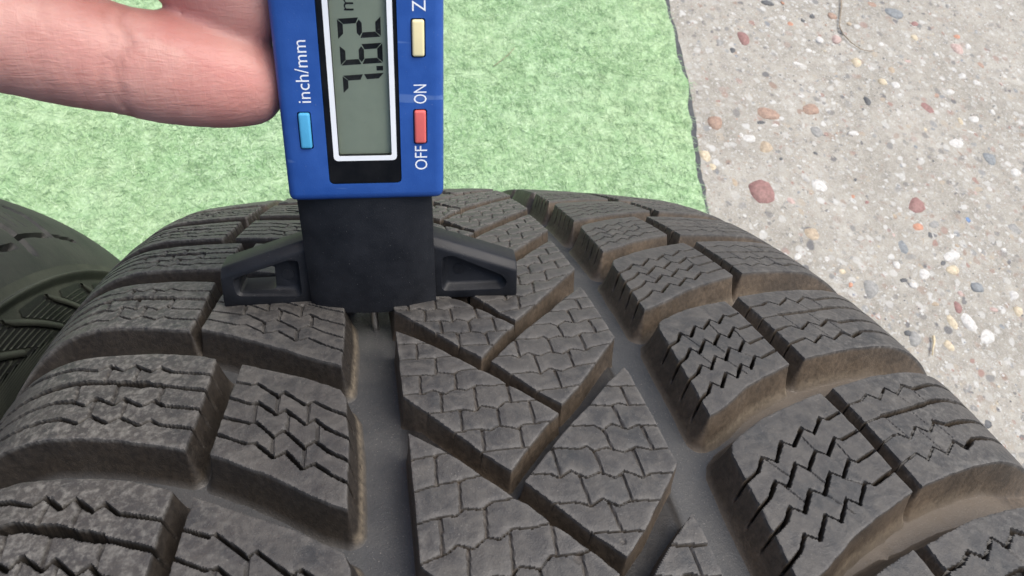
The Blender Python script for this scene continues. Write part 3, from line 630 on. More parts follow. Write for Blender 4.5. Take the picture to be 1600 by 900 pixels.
TPL = dict(RI=RI, RS=RS, LI=LI, LS=LS, CL=RB_L, CR=RB_R)
tyre = empty('winter_tyre', (0, 0, 0))
tag(tyre, 'worn black winter tyre standing on edge with siped zigzag tread blocks under the gauge', 'tyre')
for kind, quads in INST.items():
    for k, q in enumerate(quads):
        h = (.30, .21, .20, .23, .30, .36, .45)[k]
        if kind in ('LS', 'RS'): h *= 1.12
        pits = ()
        if kind == 'CR' and k == 1: pits = ((7.6, -51.6, .55, .35),)
        if kind == 'CL' and k == 1: pits = ((0.2, -53.3, .95, .35),)
        V, F, at = TPL[kind].make(q, h, pits=pits)
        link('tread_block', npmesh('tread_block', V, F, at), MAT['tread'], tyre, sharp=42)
# the rest of the circumference, turned away from the camera: same blocks, coarser
def far_tread():
    VV, FF, off = [], [], 0; AT = dict(drop=[], scuff=[], brown=[], tan=[], sipe=[], lip=[])
    std = dict(RI=2, RS=2, LI=2, LS=2, CL=2, CR=2); y0 = {k: INST[k][-1][0][1] - INST[k][2][0][1] for k in INST}
    circ = 2 * math.pi * R * 1e3; lo = {k: INST[k][0][0][1] - INST[k][2][0][1] for k in INST}
    for k in INST:
        span = circ - (y0[k] - lo[k]); n = round(span / 30.2); st = span / n
        for j in range(1, n):
            q = sh(INST[k][2], y0[k] + st * j)
            t = TPL[k]; V, F, at = block_mesh(bil(t.out, q), [], 3.0, max(t.kw['wall'], 1.2), chip=0, brown=.6)
            VV.append(V); FF.append(F + off); off += len(V)
            for a in AT: AT[a].append(at[a])
    return npmesh('far_tread', np.concatenate(VV), np.concatenate(FF), {a: np.concatenate(v) for a, v in AT.items()})
o = link('tread_rows', far_tread(), MAT['tread'], tyre, sharp=42); tag(o, kind='stuff')
def revolve(name, prof_pts, nseg, centre, attrs=None, a0=0.0, a1=2 * math.pi, noise=0.0):
    """prof_pts (n,2): x, r in metres"""
    P = np.asarray(prof_pts); n = len(P); full = abs(a1 - a0 - 2 * math.pi) < 1e-6
    th = np.linspace(a0, a1, nseg + 1)[:-1] if full else np.linspace(a0, a1, nseg + 1); m = len(th)
    X = np.repeat(P[None, :, 0], m, 0); Rr = np.repeat(P[None, :, 1], m, 0); T = np.repeat(th[:, None], n, 1)
    if noise: Rr = Rr + noise * fbm(X * 1e3, T * R * 1e3, 3.0, 3, 3)
    V = np.stack([X, Rr * np.sin(T), Rr * np.cos(T)], -1).reshape(-1, 3) + centre
    i = np.arange(m * n).reshape(m, n); nx = np.roll(i, -1, 0) if full else i[1:]
    i0 = i if full else i[:-1]
    F = np.stack([i0[:, :-1], nx[:, :-1], nx[:, 1:], i0[:, 1:]], -1).reshape(-1, 4)
    at = {k: np.tile(v, m) for k, v in (attrs or {}).items()}
    return npmesh(name, world(V), F, at)
sv = np.concatenate([np.linspace(-117, -30, 80), np.linspace(-30, 30, 60)[1:-1], np.linspace(30, 117, 80)])
bd = base_drop(sv)
pt = PROF.at(sv, 0 * sv, bd)
dt = np.clip(bd / DEPTH, 0, 1); brn = np.clip(sstep(33, 46, sv), 0, 1)
link('tread_base', revolve('tread_base', pt[:, [0, 2]], 420, np.zeros(3), dict(drop=np.maximum(dt, .3), scuff=0 * sv, brown=brn, tan=0 * sv), noise=.00012), MAT['tread'], tyre)
def sidewall_profile(prof, sgn, bead_r, bead_x, ribs=()):
    s0 = np.linspace(115.5, np.abs(prof.s[0 if sgn < 0 else -1]), 24) * sgn
    P = prof.at(s0, 0 * s0, 0 * s0 + .06)[:, [0, 2]]
    e = P[-1]; t = np.linspace(0, 1, 40)[1:]
    x = e[0] + sgn * .004 * np.sin(t * math.pi) * (1 - t) + (sgn * bead_x - e[0]) * t ** 1.7; r = e[1] + (bead_r - e[1]) * t
    for rc, hh, ww in ribs: x = x + sgn * hh * np.exp(-((r - rc) / ww) ** 2)
    return np.concatenate([P, np.stack([x, r], 1)])
for sgn in (-1, 1):
    link('sidewall', revolve('sidewall', sidewall_profile(PROF, sgn, .2290, .104, ((.262, .0012, .0014), (.2395, .0022, .0022))), 260, np.zeros(3)), MAT['side'], tyre)
    bx = sgn * .104
    link('bead', revolve('bead', [(bx, .229), (bx - sgn * .004, .2272), (bx - sgn * .010, .2270), (bx - sgn * .014, .2290), (bx - sgn * .0145, .234)], 240, np.zeros(3)), MAT['side'], tyre)
ln = [(-.0895, .234), (-.100, .262), (-.100, .288), (-.088, .306), (-.06, .3145), (0, .317), (.06, .3145), (.088, .306), (.100, .288), (.100, .262), (.0895, .234)]
link('inner_liner', revolve('inner_liner', ln, 240, np.zeros(3)), MAT['liner'], tyre)

# ------------------------------------------------------------------ neighbouring tyre (smooth shouldered, standing beside)
R2 = .330
XC2 = -.135 - .112
PROF2 = Profile(R2, .60, .052, .060, .045, 0.0)
SH2 = np.array([XC2, .02 * math.cos(PHI) - (R2 - R) * math.sin(PHI), .02 * math.sin(PHI) + (R2 - R) * math.cos(PHI)])
S_R = float(np.interp(-.2945, -PROF2.r[4001:], PROF2.s[4001:]))      # where the tread ends
class Shifted:
    def __init__(s, p): s.p = p; s.R = p.R
    def at(s, a, b, d): return s.p.at(a, b, d) + SH2
def hit2(px, py):                      # photograph pixel -> (s, y) on the neighbouring tyre
    d = (CAM_M[0] * (px - 800) + CAM_M[1] * (450 - py)) / FPX + CAM_M[2]
    t = np.linspace(.05, .7, 6000); P = CAM_T - SH2 + t[:, None] * d
    rr = np.interp(P[:, 0], PROF2.x, PROF2.r, left=0, right=0); g_ = np.hypot(P[:, 1], P[:, 2]) - rr
    k = np.where((g_[:-1] > 0) & (g_[1:] <= 0))[0]
    if not len(k): return None
    p = P[k[0]]; return (float(np.interp(p[0], PROF2.x, PROF2.s)), math.atan2(p[1], p[2]) * R2 * 1e3)
old = empty('summer_tyre', (XC2, float(world(SH2)[1]), 0)); tag(old, 'dusty smooth-shouldered tyre with ribbed sidewall standing beside the siped tyre', 'tyre')
OLDB = np.array(old.location)
def at_old(me): me.transform(Matrix.Translation((-OLDB[0], -OLDB[1], 0))); return me
def crop5(L): return [(x / 4.5, 300 + y / 4.5) for x, y in L]
SLOT = [([(115, 310), (320, 305)], .8, 3.), ([(380, 310), (520, 345)], .8, 3.), ([(530, 320), (630, 360), (700, 405)], .8, 3.), ([(-60, 415), (0, 400), (100, 378)], .9, 3.),
        ([(60, 115), (160, 160), (240, 215), (330, 290)], 2.0, 2.2), ([(-60, 190), (0, 230), (70, 270), (130, 320), (220, 410)], 2.2, 2.2), ([(380, 205), (450, 255), (500, 300)], 1.4, 1.6),
        ([(30, 150), (100, 190), (170, 235)], .35, .8), ([(0, 165), (60, 205), (110, 240)], .35, .8), ([(0, 190), (80, 245)], .35, .8)]
GRV = []
for L, hw, dp in SLOT:
    q = [hit2(*p) for p in crop5(L)]; q = [p for p in q if p]
    if len(q) > 1: GRV.append((q, hw, dp))
def old_tread():
    # the stretch of shoulder and tread that faces up, with its slots and shallow grooves
    ssv = np.concatenate([np.arange(-S_R, 8, 2.0), np.arange(8, S_R, .75)]); ysv = np.arange(-150, 190, .85)
    X, Y = np.meshgrid(ssv, ysv, indexing='ij'); drop = np.zeros_like(X)
    for c in (-62, -24, 16): drop = np.maximum(drop, 6.5 * (1 - sstep(4.0, 5.2, np.abs(X - c))))
    for k in range(-9, 10):
        if -2 < k < 4: continue
        for L, hw, dp in GRV:
            L2 = [(a, b + 36.0 * k) for a, b in L]; lo, hi = min(p[1] for p in L2) - 4, max(p[1] for p in L2) + 4
            if hi < -150 or lo > 190 or k % 3: continue
            m = (Y > lo) & (Y < hi) & (X > min(p[0] for p in L2) - 4)
            if m.any():
                d, _, _ = seg_dist(X[m], Y[m], L2); drop[m] = np.maximum(drop[m], dp * (1 - sstep(hw * .6, hw * 1.3, d)))
    for L, hw, dp in GRV:
        d, _, _ = seg_dist(X, Y, L); drop = np.maximum(drop, dp * (1 - sstep(hw * .6, hw * 1.3, d)))
    drop += .06 * fbm(X, Y, 4, 2, 3)
    n1, n2 = X.shape; i = np.arange(n1 * n2).reshape(n1, n2)
    F = np.stack([i[:-1, :-1], i[1:, :-1], i[1:, 1:], i[:-1, 1:]], -1).reshape(-1, 4)
    return npmesh('old_tread', world(Shifted(PROF2).at(X.ravel(), Y.ravel(), drop.ravel())), F)
link('tread', at_old(old_tread()), MAT['old'], old, sharp=45)
sv2 = np.linspace(-S_R, S_R, 200)
dp2 = np.zeros_like(sv2)
for c in (-62, -24, 16): dp2 = np.maximum(dp2, 6.5 * (1 - sstep(4.0, 5.2, np.abs(sv2 - c))))
pt2 = PROF2.at(sv2, 0 * sv2, dp2 + .05)
a0, a1 = 188 / 1e3 / R2, 2 * math.pi - 149 / 1e3 / R2
link('tread', at_old(revolve('old_tread_rear', pt2[:, [0, 2]], 200, SH2, a0=a0, a1=a1)), MAT['old'], old)
RHO = .2905
for sgn in (-1, 1):
    s0 = np.linspace(S_R - .6, PROF2.s[-1], 60) * sgn
    P0 = PROF2.at(s0, 0 * s0, 0 * s0 + .03)[:, [0, 2]]
    rb = .0024 * np.exp(-((P0[:, 1] - RHO) / .0010) ** 4) - .0012 * sstep(0, .0014, RHO - P0[:, 1])
    P0[:, 0] += sgn * rb * .7; P0[:, 1] += rb * .7
    e = P0[-1]
    rr = np.linspace(e[1], .2290, 90)[1:]; t = (e[1] - rr) / (e[1] - .229)
    xx = e[0] + sgn * .003 * np.sin(t * math.pi) + (sgn * .098 - e[0]) * t ** 2.2
    PP = np.concatenate([P0, np.stack([xx, rr], 1)])
    link('sidewall', at_old(revolve('old_sidewall', PP, 260, SH2)), MAT['oldside'], old)
    if sgn > 0: SWX, SWR = PP[:, 0] + XC2, np.minimum.accumulate(PP[:, 1])
    bx = sgn * .098
    link('bead', at_old(revolve('old_bead', [(bx, .229), (bx - sgn * .004, .2272), (bx - sgn * .010, .2270), (bx - sgn * .0145, .234)], 200, SH2)), MAT['olddark'], old)
lo_ = [(-.0835, .234), (-.094, .262), (-.094, .283), (-.080, .302), (-.05, .310), (0, .312), (.05, .310), (.080, .302), (.094, .283), (.094, .262), (.0835, .234)]
link('inner_liner', at_old(revolve('old_liner', lo_, 200, SH2)), MAT['liner'], old)
def side2(rho, th, out=0.0):
    x = np.interp(-np.asarray(rho), -SWR, SWX) + out
    return np.stack([x, rho * np.sin(th) + SH2[1], rho * np.cos(th) + SH2[2]], -1)
def pol2(px, py):                      # pixel -> polar place on the neighbour's right sidewall
    d = (CAM_M[0] * (px - 800) + CAM_M[1] * (450 - py)) / FPX + CAM_M[2]
    x = XC2 + .112
    for _ in range(6):
        t = (x - CAM_T[0]) / d[0]; p = CAM_T + t * d; rho = math.hypot(p[1] - SH2[1], p[2] - SH2[2]); x = float(np.interp(-rho, -SWR, SWX))
    return rho, math.atan2(p[1] - SH2[1], p[2] - SH2[2])
def sector(name, r0, r1, t0, t1, out, mat, skew=0.0, n=14):
    """raised plate on the sidewall between two radii and two angles"""
    V, F = [], []; m = n + 1
    for lev in (-.0012, out):
        for rr_ in np.linspace(r0, r1, 4):
            th = np.linspace(t0, t1, m) + skew * (rr_ - r0) / max(r1 - r0, 1e-6); V.append(side2(np.full(m, rr_), th, lev))
    V = np.concatenate(V); ix = lambda l, r_, k: l * 4 * m + r_ * m + k
    for k in range(n):
        for r_ in range(3): F.append((ix(1, r_, k), ix(1, r_, k + 1), ix(1, r_ + 1, k + 1), ix(1, r_ + 1, k)))
        F.append((ix(0, 0, k), ix(0, 0, k + 1), ix(1, 0, k + 1), ix(1, 0, k))); F.append((ix(1, 3, k), ix(1, 3, k + 1), ix(0, 3, k + 1), ix(0, 3, k)))
    for k in (0, n):
        for r_ in range(3): F.append((ix(0, r_, k), ix(1, r_, k), ix(1, r_ + 1, k), ix(0, r_ + 1, k)))
    return link(name, at_old(npmesh(name, world(V), F)), mat, old, smooth=False)
def spiral_panel(t0):
    """blade-shaped raised panel that runs inwards round the sidewall"""
    m = 15; th = t0 + np.linspace(0, .135, m); ro = .2872 - .0885 * (th - t0); V, F = [], []
    wd = np.minimum(.0023, .0010 + .08 * (th - t0))
    for lev in (-.0012, .0010):
        for f_ in (0, 1): V.append(side2(ro - wd * f_, th, lev))
    V = np.concatenate(V)
    for k in range(m - 1):
        F += [(2 * m + k, 2 * m + k + 1, 3 * m + k + 1, 3 * m + k), (k, k + 1, 2 * m + k + 1, 2 * m + k), (3 * m + k, 3 * m + k + 1, m + k + 1, m + k)]
    return npmesh('raised_panel', world(V), F)
NP = 54; STEP = 2 * math.pi / NP
for j in range(NP):
    link('raised_panel', at_old(spiral_panel(.2546 + j * STEP)), MAT['oldside'], old, smooth=False)
def f_up(th, t0): return np.where(th < t0, .2867 + (th - t0 + .075) * .0133, .2872 - .0885 * (th - t0) - .0024)
def f_lo(th, t0): return .2872 - .0885 * (th - t0 + STEP) + .0007
def ribs():
    V, F = [], []; n = 0
    def line(rs, th, wd):
        nonlocal n
        m = len(rs)
        for dt_, o_ in ((-wd, -.0003), (0, .0008), (wd, -.0003)): V.append(side2(rs, th + dt_, o_))
        for q in (0, 1):
            for j in range(m - 1): F.append((n + q * m + j, n + q * m + j + 1, n + (q + 1) * m + j + 1, n + (q + 1) * m + j))
        n += 3 * m
    for j in range(NP):
        t0 = .2546 + j * STEP
        for th0 in np.arange(t0 - .066, t0 + .055, .0150):
            th = th0 + np.linspace(0, .12, 60); r_ = f_lo(th0, t0) + .0345 * (th - th0); k = np.where(r_ > f_up(th, t0))[0]
            if len(k) and k[0] > 3:
                e = th[k[0]]; tt = np.linspace(th0, e, 7); line(f_lo(th0, t0) + .0345 * (tt - th0), tt, .0026)
    for k in range(250):
        t0 = k * 2 * math.pi / 250; f_ = np.linspace(0, 1, 22); line(.2728 - .0268 * f_, t0 - .78 * f_, .0044)
    o = link('rib_field', at_old(npmesh('rib_field', world(np.concatenate(V)), F)), MAT['oldside'], old); tag(o, kind='stuff')
ribs()
def dark_band(r0, r1, n, lev):
    rs = np.linspace(r0, r1, n); return np.stack([np.interp(-rs, -SWR, SWX) - XC2 + lev, rs], 1)
link('ribbed_band', at_old(revolve('ribbed_band', dark_band(.2735, .2450, 16, .00025), 400, SH2)), MAT['olddark'], old)
def field(t0):
    m = 24; th = np.linspace(t0 - .074, t0 + .10, m); V = np.concatenate([side2(f_up(th, t0) * (1 - f_) + f_lo(th, t0) * f_, th, .0003) for f_ in (0, .25, .5, .75, 1)])
    F = [(r_ * m + k, r_ * m + k + 1, (r_ + 1) * m + k + 1, (r_ + 1) * m + k) for r_ in range(4) for k in range(m - 1)]
    return npmesh('ribbed_field', world(V), F)
for j in range(NP): link('ribbed_field', at_old(field(.2546 + j * STEP)), MAT['olddark'], old)

# ------------------------------------------------------------------ tread depth gauge
GO = np.array([-0.0258, 0.0154, 0.3332]); GU = np.array([0.9934, -0.1028, 0.0513]); GN = np.array([-0.0473, 0.0412, 0.998])
GU = GU / np.linalg.norm(GU); GN = GN - GU * (GN @ GU); GN /= np.linalg.norm(GN); GV = np.cross(GN, GU)
LEAN = math.tan(math.radians(1.9))
GROOT = world(GO - GN * .0076)
gauge = empty('depth_gauge', tuple(GROOT))
tag(gauge, 'blue digital depth gauge reading 7.62 mm with black winged foot on the tyre tread', 'gauge')
GB = ROT @ np.stack([GU, GN, GV], 1)           # columns: gauge axes in world
def at_g(me, lean=False):
    n = len(me.vertices); c = np.empty(n * 3, np.float32); me.vertices.foreach_get('co', c); c = c.reshape(-1, 3).astype(float)
    if lean: c[:, 0] += LEAN * np.maximum(c[:, 1] - 25.4, 0)
    w_ = (c / 1e3) @ GB.T + world(GO) - GROOT
    me.vertices.foreach_set('co', w_.astype(np.float32).ravel()); me.update(); return me
def bevel_box(u0, u1, n0, n1, v0, v1, b, seg=3):
    bm = bmesh.new(); bmesh.ops.create_cube(bm, size=1.0)
    for v in bm.verts: v.co = Vector(((u0 + u1) / 2 + v.co.x * (u1 - u0), (n0 + n1) / 2 + v.co.y * (n1 - n0), (v0 + v1) / 2 + v.co.z * (v1 - v0)))
    if b: bmesh.ops.bevel(bm, geom=bm.edges[:], offset=b, segments=seg, profile=.55, affect='EDGES')
    return bm
def rrect(u0, u1, n0, n1, r, k=5):
    pts = []
    for cx, cy, a in ((u1 - r, n1 - r, 0), (u0 + r, n1 - r, 90), (u0 + r, n0 + r, 180), (u1 - r, n0 + r, 270)):
        for j in range(k + 1):
            t = math.radians(a + 90 * j / k); pts.append((cx + r * math.cos(t), cy + r * math.sin(t)))
    return pts
def loft(polys, cap=True):
    """polys: list of (points, v); same point count"""
    bm = bmesh.new(); rings = [[bm.verts.new((x, y, v)) for x, y in P] for P, v in polys]; n = len(rings[0])
    for a, b in zip(rings, rings[1:]):
        for j in range(n): bm.faces.new((a[j], a[(j + 1) % n], b[(j + 1) % n], b[j]))
    if cap: bm.faces.new(rings[0]); bm.faces.new(rings[-1])
    return bm
def boolean(me, cutters):
    o = bpy.data.objects.new('tmp', me); COL.objects.link(o); cs = []
    for cm in cutters:
        c = bpy.data.objects.new('tmpc', cm); COL.objects.link(c); cs.append(c)
        md = o.modifiers.new('b', 'BOOLEAN'); md.operation = 'DIFFERENCE'; md.solver = 'EXACT'; md.object = c
    dg = bpy.context.evaluated_depsgraph_get(); res = bpy.data.meshes.new_from_object(o.evaluated_get(dg))
    for c in cs + [o]: bpy.data.objects.remove(c)
    return res
def gm_(name, bm): return bm_mesh(name, bm)
FV = -5.0                                # front face of the housing
WIN = (-6.1, 7.4, 28.8, 90.0); LCD = (-4.0, 5.7, 34.3, 86.5)
BTN = [(-10.15, -8.15, 36.0, 42.5, 'bblue', -.0), (10.9, 13.0, 52.2, 58.3, 'byel', 0), (10.5, 12.6, 36.6, 42.7, 'bred', 0)]
# housing measured upright: undo the lean for parts above n = 25.4
def un_lean(u, n): return u - LEAN * max(n - 25.4, 0)
house = gm_('housing', bevel_box(-14.0, 15.35, 25.4, 104, FV, 13, 1.6, 3))
cut = [gm_('c', loft([(rrect(WIN[0], WIN[1], WIN[2], WIN[3], .9), FV - 1), (rrect(WIN[0], WIN[1], WIN[2], WIN[3], .9), FV + 2.6)]))]
BT2 = []
for u0, u1, n0, n1, mt, _ in BTN:
    d = LEAN * ((n0 + n1) / 2 - 25.4); u0, u1 = u0 - d, u1 - d; BT2.append((u0, u1, n0, n1, mt))
    cut.append(gm_('c', loft([(rrect(u0 - .22, u1 + .22, n0 - .22, n1 + .22, .45), FV - 1), (rrect(u0 - .22, u1 + .22, n0 - .22, n1 + .22, .45), FV + 1.6)])))
house = boolean(house, cut)
link('housing', at_g(house, True), MAT['blue'], gauge, sharp=35)
def frame_mesh(o_, i_, ro, ri, v0, v1):
    A = rrect(*o_, ro); B = rrect(*i_, ri); bm = bmesh.new(); n = len(A)
    r = [[bm.verts.new((x, y, v)) for x, y in P] for P, v in ((A, v0), (A, v1), (B, v1), (B, v0))]
    for a, b in ((0, 1), (1, 2), (2, 3), (3, 0)):
        for j in range(n): bm.faces.new((r[a][j], r[a][(j + 1) % n], r[b][(j + 1) % n], r[b][j]))
    return gm_('frame', bm)
panel = link('display_window', at_g(frame_mesh((WIN[0] + .12, WIN[1] - .12, WIN[2] + .12, WIN[3] - .12), LCD, .85, .35, FV + 2.2, FV + .12), True), MAT['gloss'], gauge, sharp=40)
link('display_border', at_g(frame_mesh((LCD[0] - .95, LCD[1] + .95, LCD[2] - .95, LCD[3] + .95), (LCD[0] - .02, LCD[1] + .02, LCD[2] - .02, LCD[3] + .02), .8, .3, FV + .2, FV + .06), True), MAT['white'], panel, smooth=False)
link('display', at_g(gm_('lcd', bevel_box(LCD[0] - .6, LCD[1] + .6, LCD[2] - .6, LCD[3] + .6, FV + 1.25, FV + 2.0, 0)), True), MAT['lcd'], panel, smooth=False)
LV = FV + 1.22
link('window_pane', at_g(gm_('pane', bevel_box(LCD[0] - .01, LCD[1] + .01, LCD[2] - .01, LCD[3] + .01, FV + .25, FV + .30, 0)), True), MAT['glass'], panel, smooth=False)
def seg_mesh(polys):
    bm = bmesh.new()
    for P in polys:
        a = [bm.verts.new((x, y, LV)) for x, y in P]; b = [bm.verts.new((x, y, LV + .05)) for x, y in P]; n = len(P)
        bm.faces.new(a); bm.faces.new(b)
        for j in range(n): bm.faces.new((a[j], a[(j + 1) % n], b[(j + 1) % n], b[j]))
    return gm_('segments', bm)
# seven-segment figures read upwards: figure "up" is -u, figure "right" is +n
def digit(segs, u_top, u_bot, n_l, n_r, slant):
    H = u_bot - u_top; W = n_r - n_l; tk = .92; m = (u_top + u_bot) / 2; g_ = .10
    def P(x, y):                         # x across the figure (0..W), y down the figure (0..H)
        return (u_top + y, n_l + x + slant * (H - y) / H)
    S = {'a': [(g_, 0), (W - g_, 0), (W - tk, tk), (tk, tk)], 'd': [(tk, H - tk), (W - tk, H - tk), (W - g_, H), (g_, H)],
         'g': [(g_ + .25, H / 2), (tk, H / 2 - tk / 2), (W - tk, H / 2 - tk / 2), (W - g_ - .25, H / 2), (W - tk, H / 2 + tk / 2), (tk, H / 2 + tk / 2)],
         'f': [(0, g_), (tk, tk + g_), (tk, H / 2 - tk / 2 - g_), (0, H / 2 - g_)], 'b': [(W, g_), (W, H / 2 - g_), (W - tk, H / 2 - tk / 2 - g_), (W - tk, tk + g_)],
         'e': [(0, H / 2 + g_), (tk, H / 2 + tk / 2 + g_), (tk, H - tk - g_), (0, H - g_)], 'c': [(W, H / 2 + g_), (W, H - g_), (W - tk, H - tk - g_), (W - tk, H / 2 + tk / 2 + g_)]}
    return [[P(*q) for q in S[k]] for k in segs]
def ulm(u, n): return u - LEAN * (n - 25.4)
figs = [('7', 'abc', 46.0, 49.15), ('6', 'afgecd', 50.9, 54.3), ('2', 'abged', 55.3, 58.7)]
for ch, sg, n0, n1 in figs:
    d = LEAN * (n0 - 25.4)
    o = link('digit', at_g(seg_mesh(digit(sg, -2.15 - d + .35, 5.35 - d + .2, n0, n1, -.45)), True), MAT['seg'], panel, smooth=False)
d = LEAN * 25
link('decimal_point', at_g(seg_mesh([[(4.35 - d, 49.55), (5.5 - d, 49.55), (5.5 - d, 50.35), (4.35 - d, 50.35)]]), True), MAT['seg'], panel, smooth=False)
def text(body, size, u_base, n_start, v, mat, name, parent, sx=1.0, thick=.03, n_end=None):
    cu = bpy.data.curves.new('t', 'FONT'); cu.body = body; cu.size = size; cu.extrude = thick; cu.resolution_u = 3; cu.offset = -.004 * size
    o = bpy.data.objects.new('t', cu); COL.objects.link(o); bpy.context.view_layer.update()
    me = bpy.data.meshes.new_from_object(o.evaluated_get(bpy.context.evaluated_depsgraph_get())); bpy.data.objects.remove(o)
    n = len(me.vertices); c = np.empty(n * 3, np.float32); me.vertices.foreach_get('co', c); c = c.reshape(-1, 3)
    x = c[:, 0] - c[:, 0].min()
    if n_end is not None: x = x * (n_end - n_start) / x.max()
    q = np.stack([u_base - c[:, 1] * sx, n_start + x, v - c[:, 2]], 1)
    q[:, 0] -= LEAN * ((n_start + (n_end or n_start + x.max())) / 2 - 25.4)
    me.vertices.foreach_set('co', q.astype(np.float32).ravel())
    return link(name, at_g(me, True), mat, parent, smooth=False)
text('mm', 3.0, 1.35, 59.6, LV, MAT['seg'], 'unit_mark', panel, 1.2, .03, 64.6)
text('inch/mm', 3.35, -7.35, 44.3, FV - .01, MAT['white'], 'lettering', gauge, 1.0, .03, 55.0)
text('OFF', 3.35, 12.55, 31.4, FV - .01, MAT['white'], 'lettering', gauge, 1.0, .03, 36.0)
text('ON', 3.35, 12.95, 43.9, FV - .01, MAT['white'], 'lettering', gauge, 1.0, .03, 47.3)
text('ZERO', 3.35, 13.55, 59.6, FV - .01, MAT['white'], 'lettering', gauge, 1.0, .03, 67.0)
for u0, u1, n0, n1, mt in BT2:
    o = link('button', at_g(gm_('button', bevel_box(u0, u1, n0, n1, FV - .55, FV + 1.5, .42, 4)), True), MAT[mt], gauge)
    tag(o, {'bblue': 'light blue push button beside the inch/mm mark', 'byel': 'cream push button below the ZERO mark', 'bred': 'red push button between OFF and ON'}[mt])
# foot: wings with pockets, and the column that carries the housing
def wing(outline, v0, v1, ch):
    top = max(p[1] for p in outline); low = [(x, y - (1.7 if y > 4 else 0)) for x, y in outline]
    bm = loft([(low, v0), (outline, v0 + 1.5), (outline, v1)])
    bmesh.ops.recalc_face_normals(bm, faces=bm.faces[:])
    bmesh.ops.bevel(bm, geom=[e for e in bm.edges if e.calc_face_angle(0) > .3], offset=ch, segments=2, profile=.5, affect='EDGES')
    return bm
def arc_poly(pts, r, k=4):
    out_ = []; P = np.array(pts, float); n = len(P)
    for i_ in range(n):
        a, b, e = P[i_ - 1], P[i_], P[(i_ + 1) % n]; d1 = (a - b) / np.linalg.norm(a - b); d2 = (e - b) / np.linalg.norm(e - b)
        rr_ = min(r, .45 * np.linalg.norm(a - b), .45 * np.linalg.norm(e - b)); p0, p1 = b + d1 * rr_, b + d2 * rr_
        for j in range(k + 1):
            t = j / k; out_.append(tuple((1 - t) ** 2 * p0 + 2 * t * (1 - t) * b + t * t * p1))
    return out_
def shrink(P, f, c=None, dy=0): P = np.array(P); c = P.mean(0) if c is None else c; return [tuple(q) for q in (P - c) * f + c + [0, dy]]
left_w = [(-31.6, .0), (-11, .0), (-11, 15.2), (-31.2, 8.6)]
right_w = [(11, .0), (30.6, .0), (30.6, 7.9), (11, 15.0)]
pk_l = arc_poly([(-15.2, 1.9), (-15.0, 10.4), (-17.0, 10.6), (-28.9, 6.6), (-28.6, 2.5)][::-1], 1.3)
pk_r = arc_poly([(14.3, 1.9), (27.6, 1.9), (28.6, 3.6), (27.2, 5.4), (16.6, 10.5), (14.4, 9.9)], 1.2)
hole = arc_poly([(-28.0, 2.9), (-20.7, 3.1), (-20.3, 8.6), (-28.0, 6.2)], .7)
def pocket(P, depth): return gm_('c', loft([(shrink(P, 1.05), -.4), (shrink(P, .99, dy=.02), .12), (shrink(P, .96, dy=.1), .45), (shrink(P, .90, dy=.3), depth - .6), (shrink(P, .85, dy=.45), depth - .2), (shrink(P, .78, dy=.55), depth)]))
wl = boolean(gm_('w', wing(left_w, 0, 7.2, .42)), [pocket(pk_l, 1.9), gm_('c', loft([(hole, -1), (hole, 9)]))])
link('foot_wing', at_g(wl), MAT['black'], gauge, sharp=32)
wr = boolean(gm_('w', wing(right_w, 0, 7.2, .42)), [pocket(pk_r, 1.9)])
link('foot_wing', at_g(wr), MAT['black'], gauge, sharp=32)
for u_, n_, v_ in ((-17.9, 6.4, 1.86), (18.2, 6.3, 1.86)):
    bm = bmesh.new(); bmesh.ops.create_cone(bm, segments=28, radius1=1.22, radius2=1.18, depth=.22, cap_ends=True)
    for v in bm.verts: v.co = Vector((u_ + v.co.x, n_ + v.co.y, v_ + v.co.z))
    link('ejector_mark', at_g(gm_('mark', bm)), MAT['black'], gauge, sharp=40)
us_ = np.linspace(-13.2, 13.0, 25)
sec = [(u_, -1.1 - 3.1 * (1 - ((u_ + .1) / 13.1) ** 2) ** .8) for u_ in us_] + [(13.0, 10.5), (11.5, 12), (-11.7, 12), (-13.2, 10.5)]
bm = bmesh.new()
rings = []
for n_, gr in ((-.35, .985), (.15, 1.0), (13, 1.0), (26.5, 1.0)):
    rings.append([bm.verts.new((x * gr, n_, y * gr)) for x, y in sec])
for a, b in zip(rings, rings[1:]):
    for j in range(len(sec)): bm.faces.new((a[j], a[(j + 1) % len(sec)], b[(j + 1) % len(sec)], b[j]))
bm.faces.new(rings[0]); bm.faces.new(rings[-1])
link('column', at_g(gm_('column', bm)), MAT['black'], gauge, sharp=50)
bm = bmesh.new()
PU, PV = -.45, -.3
prof_pin = [(2.2, 3.0), (.80, 2.8), (.78, -5.0), (.70, -6.9), (.34, -7.45), (0.02, -7.55)]
rings = [[bm.verts.new((PU + r_ * math.cos(t), n_, PV + r_ * math.sin(t))) for t in np.linspace(0, 2 * math.pi, 17)[:-1]] for r_, n_ in prof_pin]
for a, b in zip(rings, rings[1:]):
    for j in range(16): bm.faces.new((a[j], a[(j + 1) % 16], b[(j + 1) % 16], b[j]))
bm.faces.new(rings[0]); bm.faces.new(rings[-1])
link('probe_pin', at_g(gm_('pin', bm)), MAT['steel'], gauge)

